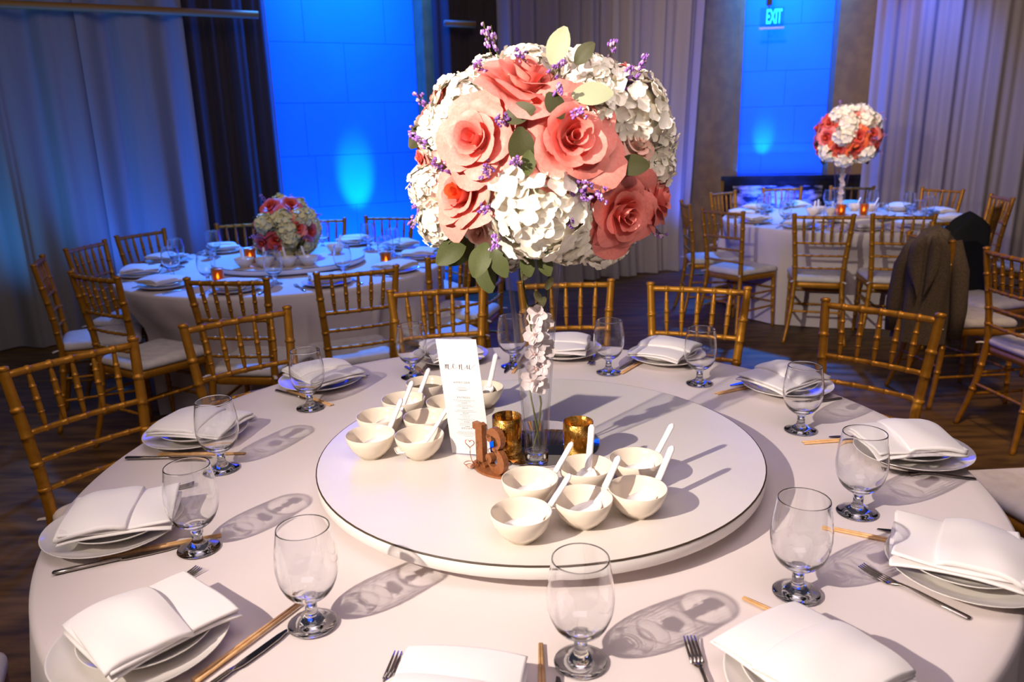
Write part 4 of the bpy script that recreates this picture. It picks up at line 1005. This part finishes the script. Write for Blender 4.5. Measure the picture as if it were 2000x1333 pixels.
SPR_POS = [(-.11, -.031, .239), (-.096, -.028, .232), (.13, -.076, .193), (.182, -.04, .172), (.15, -.118, .153), (.159, -.128, .136), (-.049, -.163, .176), (.022, -.186, .158), (-.119, -.137, .164), (-.232, -.03, .118), (-.229, -.077, .042), (-.252, -.031, .045), (-.085, -.217, .074), (-.106, -.221, -.013), (-.053, -.239, -.004), (.09, -.222, -.053), (.066, -.233, -.038), (.053, -.231, -.061), (.029, -.22, -.103), (-.094, -.178, -.139), (-.255, -.04, -.088), (-.238, -.033, -.071), (-.266, -.047, -.109), (.218, -.058, -.145), (.242, -.046, .033), (.018, -.218, .11), (-.114, -.199, -.086), (.048, -.226, .083), (-.2, -.141, -.001)]
Q = random.Random(77)
for i, p in enumerate(SPR_POS):
    v = Vector(p); ax = v.normalized() + Vector((Q.uniform(-.45, .45), Q.uniform(-.2, .2), Q.uniform(-.35, .5)))
    if i < 3: ax = v.normalized() * .4 + Vector((-.15 if i < 2 else .1, 0, 1))
    ax.normalize(); L = .075; base = v - ax * L * .75
    link('statice_sprig', SPRP[0] if i < 2 else SPR[i % 4], fa, mtx=Matrix.Translation(base) @ along(ax, i))

# tall trumpet vase
def vase(loc, h, rb, rt, label):
    prof = []
    for i in range(19):
        t = i / 18; prof.append((rb + (rt - rb) * t ** 1.25, .022 + (h - .022) * t))
    inner = [(r - .0028 - .0006 * (1 - i / 18), z) for i, (r, z) in enumerate(prof)][::-1]
    g = G(); g.add(*lathe(prof + [(rt - .0010, h + .0014)] + inner, 56)); body = g.mesh('body', M['vase_glass'])
    g = G(); g.add(*lathe([(0, 0), (rb * .93, 0), (rb, .003), (rb, .0215), (rb * .92, .0225), (0, .0215)], 48)); base = g.mesh('base', M['glass_solid'])
    return spawn('trumpet_vase', [('body', body, None, ()), ('base', base, None, ())], loc, 0, label, 'vase')
vase((.031, -.136, ZL + .0050), .565, .0265, .070, 'tall clear trumpet vase holding the big arrangement on the front table')
# orchid spray inside the vase
def blossom_mesh(seed):
    Q = random.Random(seed); g = G()
    for k in range(5):
        a = 2 * pi * k / 5 + Q.uniform(-.1, .1); wd = .52 if k % 2 else .40
        def fn(u, v):
            q = 2 * u - 1; w = wd * max(.05, sin(pi * (.08 + .80 * v))) ** .7
            return (v, q * w, .22 * v * v + .12 * q * q)
        g.add(*grid(5, 5, fn), mat=Matrix.Rotation(a, 4, 'Z'))
    g.add(*ball(.13, 8, 6, (0, 0, .12)), mi=1)
    return g.mesh('blossom', M['orchid'], M['orchid_lip'])
BLO = [blossom_mesh(i) for i in range(3)]
def orchid(loc, stems, blossoms, buds, label, sc=.0245):
    o = bpy.data.objects.new('orchid_spray', None); COL.objects.link(o); o.location = loc
    tag(o, label, 'orchid'); L = Vector(loc)
    for s in stems:
        g = G(); g.add(*tube([Vector(p) - L for p in s], .0022, 7)); link('stem', g.mesh('stem', M['stem']), o)
    Q = random.Random(3)
    for i, p in enumerate(blossoms):
        ax = Vector((Q.uniform(-.7, .7), -1 + Q.uniform(-.1, .3), Q.uniform(-.3, .5)))
        q = Vector(p) - L; q.x *= .62; q.y *= .8
        link('blossom', BLO[i % 3], o, mtx=Matrix.Translation(q) @ along(ax, i * 1.1) @ Matrix.Scale(sc * Q.uniform(.85, 1.1), 4))
    for i, p in enumerate(buds):
        g = G(); v, f = ball(.008, 8, 7, (0, 0, 0), 1.9); g.add(v, f); link('bud', g.mesh('bud', M['orchid_bud']), o, mtx=Matrix.Translation(Vector(p) - L) @ Matrix.Rotation(.5 * (-1) ** i, 4, 'Y'))
y = -.136
orchid((.031, y, ZL + .030), [[(.024, y, .852), (.036, y + .004, .90), (.043, y, .96), (.034, y - .006, 1.03), (.028, y - .008, 1.10), (.018, y - .004, 1.18), (.006, y, 1.25), (.004, y, 1.30)],
        [(.040, y + .004, .852), (.032, y, .91), (.022, y - .006, .97), (.018, y - .008, 1.0)], [(.018, y - .004, 1.18), (.036, y - .008, 1.188), (.046, y - .006, 1.20)], [(.060, y, 1.30), (.064, y - .004, 1.25), (.060, y, 1.21), (.052, y, 1.17)]],
       [(.043, y - .012, 1.165), (.058, y - .006, 1.150), (.030, y - .014, 1.122), (.052, y - .014, 1.108), (.064, y - .002, 1.088), (.030, y - .014, 1.078), (.052, y - .010, 1.050), (.034, y - .012, 1.044), (.020, y - .006, 1.018), (.046, y - .008, 1.006), (.040, y + .012, 1.13), (.05, y + .01, 1.06)],
       [(.016, y - .010, 1.255), (.060, y - .008, 1.262), (.064, y - .006, 1.232), (.040, y - .012, 1.205), (.048, y - .010, 1.192)], 'white orchid spray standing inside the tall glass vase')

# small arrangements on the two back tables
def small_bouquet(c, R, label, seed, kinds, hyds, leafs=10, sprigs=8, squash=.92, front=()):
    Q = random.Random(seed); o = bpy.data.objects.new('flower_arrangement', None); COL.objects.link(o); o.location = c; tag(o, label, 'flowers')
    g = G(); g.add(*ball(R * .68, 14, 9)); link('foam_ball', g.mesh('foam_ball', M['foam']), o)
    n = 26; fdir = Vector((-c[0], -1.743 - c[1], 0)).normalized(); rdir = Vector((-fdir.y, fdir.x, 0))
    for i, (kd, fx, fz) in enumerate(front):
        d = rdir * fx + Vector((0, 0, fz)) + fdir * sqrt(max(.06, 1 - fx * fx - fz * fz)); d.normalize()
        if kd in SROSE:
            q = link('rose', SROSE[kd][0], o, mtx=Matrix.Translation(d * R * .78) @ along(d + fdir * .3, i) @ Matrix.Scale(R * .30, 4))
            for pp in SROSE[kd][1]: add_part(pp, q)
        else: link('hydrangea', hyds[i % len(hyds)], o, mtx=Matrix.Translation(d * R * .76) @ along(d, i) @ Matrix.Scale(R * .31, 4))
    for i in range(n):
        z = .98 - 1.72 * (i + .5) / n; r = sqrt(max(0, 1 - z * z)); a = i * 2.39996 + seed
        d = Vector((r * cos(a), r * sin(a), z * squash))
        if front and d.dot(fdir) > .12: continue
        p = d * R * Q.uniform(.72, .84)
        if Q.random() < (.52 if seed == 4 else .36) and z < .85:
            k = kinds[i % len(kinds)]; core = SROSE[k]
            q = link('rose', core[0], o, mtx=Matrix.Translation(p) @ along(d, i) @ Matrix.Scale(R * Q.uniform(.27, .33), 4))
            for pp in core[1]: add_part(pp, q)
        else: link('hydrangea', hyds[i % len(hyds)], o, mtx=Matrix.Translation(p) @ along(d, i) @ Matrix.Scale(R * Q.uniform(.27, .36), 4))
    for i in range(leafs):
        a = Q.uniform(0, 6.28); z = Q.uniform(-.8, .6); r = sqrt(1 - z * z); d = Vector((r * cos(a), r * sin(a), z)); link('leaf', LFD[i % 3], o, mtx=Matrix.Translation(d * R * .88) @ along(Vector((-d.y, d.x, .4))) @ Matrix.Rotation(-pi / 2, 4, 'X') @ Matrix.Scale(R * .17, 4))
    for i in range(sprigs):
        a = Q.uniform(0, 6.28); z = Q.uniform(-.5, .95); r = sqrt(1 - z * z); d = Vector((r * cos(a), r * sin(a), z)); link('statice_sprig', SPR[i % 4], o, mtx=Matrix.Translation(d * R * .86) @ along(d))
    return o
SR = [(3, .22, .76, 1.35, .03, .01, 0), (4, .50, .66, .95, .16, .03, .10), (5, .85, .40, .85, .22, .06, .2)]
SROSE = {'red': rose_proto(M['red_rose'], M['red_rose'], 11, SR), 'pink': rose_proto(M['pink_rose'], M['red_rose'], 12, SR), 'coral': rose_proto(M['coral_deep'], M['red_rose'], 13, SR), 'orange': rose_proto(M['orange_rose'], M['red_rose'], 14, SR), 'blush': rose_proto(M['blush'], M['coral'], 15, SR)}
small_bouquet((LT[0] + .01, LT[1], .985), .205, 'low round arrangement of cream and pink flowers on far left table', 2, ['pink', 'red', 'pink'], HYDC, 18, 8, front=[('pink', -.42, .84), ('pink', .28, .86), ('h', -.66, .30), ('h', -.05, .42), ('h', .10, -.22), ('h', .62, .42), ('h', .58, -.66), ('h', -.12, -.78), ('pink', -.80, -.42), ('pink', .84, -.08), ('red', -.34, -.30), ('h', .05, .02), ('coral', .42, .12)])
g = G(); g.add(*lathe([(0, 0), (.055, 0), (.062, .01), (.075, .06), (.085, .11), (.080, .112), (0, .09)], 28))
tag(link('low_vase', g.mesh('low_vase', M['dark_vase']), loc=(LT[0] + .01, LT[1], .8055)), 'low dark vase under the cream and pink flowers, far left table', 'vase')
small_bouquet((RT[0], RT[1], 1.425), .27, 'tall round arrangement of orange-red and white flowers on far right table', 4, ['red', 'orange', 'coral', 'orange'], HYDW, 16, 10, front=[('red', -.60, .46), ('coral', -.66, -.02), ('pink', -.90, -.40), ('orange', .34, .0), ('coral', .76, .04), ('orange', -.24, -.40), ('orange', .32, -.42), ('h', 0, .78), ('h', .04, .36), ('h', .60, .52), ('h', -.62, -.56), ('h', .58, -.60), ('h', -.04, -.78), ('h', -.12, -.02), ('blush', .30, .60), ('red', .88, -.32), ('h', -.34, .72)])
vase((RT[0] - .02, RT[1], .806), .45, .03, .075, 'tall clear trumpet vase on the far right table')
x0, y0 = RT[0] - .02, RT[1]
orchid((x0, y0, .84), [[(x0, y0, .84), (x0 + .01, y0, .95), (x0 - .005, y0, 1.10), (x0, y0, 1.2)]], [(x0 + .008 * (-1) ** i, y0 - .008, .90 + .035 * i) for i in range(8)], [], 'pale orchid spray inside the far right table\'s tall vase', .026)

# ------------------------------------------------------------------ back-table settings
def back_table(c, R, tname, n, a0, bowls, votives, extras):
    for i in range(n):
        a = radians(a0 + 360 * i / n); k = int(round((90 - math.degrees(a)) / 30.0)) % 12
        at = oclock(int(round((90 - math.degrees(a)) / 30.0))) + ' place, ' + tname[0][4:]
        d = Vector((cos(a), sin(a), 0)); f = atan2(-d.y, -d.x); pc = Vector((c[0], c[1], 0)) + d * (R - .16)
        Q = rnd.uniform
        spawn('dinner_plate', DPL, (pc.x, pc.y, TZ + .003), 0, 'white dinner plate at ' + at, 'plate', 'dinner plates on ' + tname[0])
        spawn('salad_plate', SPL, (pc.x, pc.y, TZ + .014), 0, 'smaller stacked plate under the napkin at ' + at, 'plate', 'small plates on ' + tname[0])
        nb, nf = NAP[i % 4]
        o = tag(link('napkin', nb, loc=(pc.x, pc.y, TZ + .045), rot=(0, 0, f - pi / 2 + Q(-.2, .2))), 'folded white napkin at ' + at, 'napkin', 'napkins on ' + tname[0]); link('folded_flap', nf, o)
        rt = Vector((cos(f - pi / 2), sin(f - pi / 2), 0)); inn = -d
        gp = pc + inn * .17 + rt * .15
        spawn('water_goblet', GOB, (gp.x, gp.y, TZ + .0012), 0, 'clear water goblet at ' + at, 'glass', 'goblets on ' + tname[0])
        kp = pc + rt * .160; tip = kp + inn * .11; end = kp - inn * .11
        lay(KNF, 'table_knife', tip, end, TZ + .0015, 'steel knife at ' + at, 'knife', 'knives on ' + tname[0])
        fp = pc - rt * .150; lay(FRK, 'dinner_fork', fp + inn * .09, fp - inn * .10, TZ + .0015, 'steel fork at ' + at, 'fork', 'forks on ' + tname[0])
    for (bx, by), ang, lb in bowls:
        spawn('rice_bowl', RBW, (bx, by, .8055), 0, 'white bowl, ' + lb, 'bowl', 'bowls on ' + tname[0])
        if ang is not None: spawn('soup_spoon', SPN, (bx, by, .8055 + .028), radians(ang), 'white spoon leaning in the bowl, ' + lb, 'spoon', 'spoons on ' + tname[0])
    for (bx, by, z), lb in votives: spawn('votive_holder', LVOT, (bx, by, z), 0, lb, 'candle holder')
ORD = ['first', 'second', 'third', 'fourth', 'fifth', 'sixth', 'seventh', 'eighth', 'ninth', 'tenth', 'eleventh', 'twelfth'][::-1][0:12]
ORD = ['first', 'eleventh', 'tenth', 'ninth', 'eighth', 'seventh', 'sixth', 'fifth', 'fourth', 'third', 'second']
back_table(LT, RLT, ('the far left table', 'the near side of the far left table'), 11, -92,
    [((-1.60, 2.70), 120, 'first from left in front of the low flowers'), ((-1.475, 2.69), 110, 'second from left in front of the low flowers'), ((-1.345, 2.69), 118, 'third from left in front of the low flowers'), ((-1.232, 2.72), 125, 'fourth from left in front of the low flowers'), ((-1.17, 3.16), 80, 'alone right of the low flowers, far left table')],
    [((-.80, 2.86, TZ + .001), 'lit amber votive at the right of the far left table'), ((-1.66, 2.43, TZ + .001), 'copper votive at the left front of the far left table'), ((-1.62, 2.86, .8055), 'amber votive just left of the low flowers')], ())
back_table(RT, RRT, ('the far right table', 'the near side of the far right table'), 11, -100,
    [((2.42, 4.62), 60, 'first from left on the far right turntable'), ((2.54, 4.55), 60, 'second from left on the far right turntable'), ((2.50, 4.72), 70, 'third from left on the far right turntable'), ((2.86, 4.86), 40, 'right of the vase on the far right turntable'), ((2.97, 4.80), 30, 'rightmost on the far right turntable')],
    [((2.61, 4.52, .8055), 'copper votive in front of the far right vase'), ((2.80, 4.54, .8055), 'lit votive right of the far right vase')], ())

# ------------------------------------------------------------------ coats on the chair back
def coat(name, xs, zt, zb, mat, label, seed, slope=0.0, depth=.075, shoulder=.06, collar=True):
    Q = random.Random(seed); n = 36; m = 22; v = []; f = []; ph = [Q.uniform(0, 6.28) for _ in range(4)]
    xc = (xs[0] + xs[1]) / 2; hw = (xs[1] - xs[0]) / 2
    for j in range(m):
        k = j / (m - 1); z = zt + (zb - zt) * k
        grow = min(1, (k / .10)) ** .55 if k < .10 else 1
        wj = hw * (.42 + .58 * grow) * (1 + .28 * k); dj = depth * (.35 + .65 * grow) * (1 + .35 * k)
        for i in range(n):
            a = 2 * pi * i / n
            r = 1 + .07 * sin(7 * a + ph[0] + 2 * k) * min(1, 2 * k) + .05 * sin(4 * a + ph[1] - 3 * k)
            x = xc + slope * k + wj * r * cos(a) * (abs(cos(a)) ** -.25 if abs(cos(a)) > .05 else 1); y = dj * r * sin(a)
            zz = z - shoulder * (abs(cos(a)) ** 2) * (1 - k) * (1 if k < .5 else .6)
            v.append((x, y - .02 * k, zz))
    for j in range(m - 1):
        for i in range(n): f.append((j * n + i, (j + 1) * n + i, (j + 1) * n + (i + 1) % n, j * n + (i + 1) % n))
    v.append((xc, 0, zt + .01)); top = len(v) - 1
    for i in range(n): f.append((i, (i + 1) % n, top))
    g = G(); g.add(v, f); parts = [('body', g.mesh('coat_body', mat), None, ())]
    if collar:
        def lap(s, z0, z1, w):
            def fn(u, t): 
                k = t; x = xc + s * (.012 + w * u * sin(pi * (.15 + .80 * k))) ; zz = z0 + (z1 - z0) * k + .02 * u
                return (x, depth * (1.08 + .22 * k) + .012 + .012 * sin(pi * u), zz)
            q = G(); q.add(*grid(6, 10, fn)); return q.mesh('lapel', mat)
        parts.append(('lapel', lap(1, zt - .04, zt - .36, .075), None, ())); parts.append(('lapel', lap(-1, zt - .04, zt - .36, .055), None, ()))
        c = G(); c.add(*tube([(xc - .062, .050, zt - .085), (xc - .048, .012, zt - .030), (xc, -.015, zt - .012), (xc + .048, .012, zt - .028), (xc + .062, .050, zt - .085)], (.020, .028, .030, .028, .020), 10, flat=.8)); parts.append(('collar', c.mesh('collar', mat), None, ()))
        for s in (-1, 1):
            sl = G(); sl.add(*tube([(xc + s * hw * .8, .0, zt - .07), (xc + s * (hw + .03), .02, zt - .22), (xc + s * (hw + .05), .03, zt - .42), (xc + s * (hw + .045), .035, zt - .58)], (.040, .045, .040, .036), 12)); parts.append(('sleeve', sl.mesh('sleeve', mat), None, ()))
    return parts
# chair back line of the coat chair: rail from left to right as seen by the camera
spawn('coat', coat('grey_coat', (-.115, .115), .985, .36, M['tweed'], '', 5, slope=.02, depth=.090), (2.235, 2.38, 0), radians(135), 'grey tweed coat with lapels hung over a chair back', 'coat')
spawn('coat', coat('black_coat', (-.20, .12), .975, .47, M['black_wool'], '', 6, depth=.062, collar=False, shoulder=.10), (2.775, 3.08, 0), radians(196), 'plain black coat hung over a chair back right of the grey coat', 'coat')

# light through the goblets: let the key lamp focus through the glass onto the linen
for l in bpy.data.lights:
    if l.name.startswith('key_spot'): l.cycles.is_caustics_light = True
for o in bpy.data.objects:
    if o.type != 'MESH': continue
    if o.name.split('.')[0] in ('bowl', 'stem_and_foot') and o.parent and o.parent.name.startswith('water_goblet') and hypot(o.parent.location.x, o.parent.location.y) < 1.0: o.cycles.is_caustics_caster = True
    if o.name == 'tablecloth' or (o.parent and o.parent.name == 'lazy_susan') or (o.get('group', '') in ('dinner plates on the front table', 'small plates on the front table', 'napkins on the front table')) or (o.name.startswith('folded_flap') and hypot(*o.parent.location[:2]) < 1.0): o.cycles.is_caustics_receiver = True
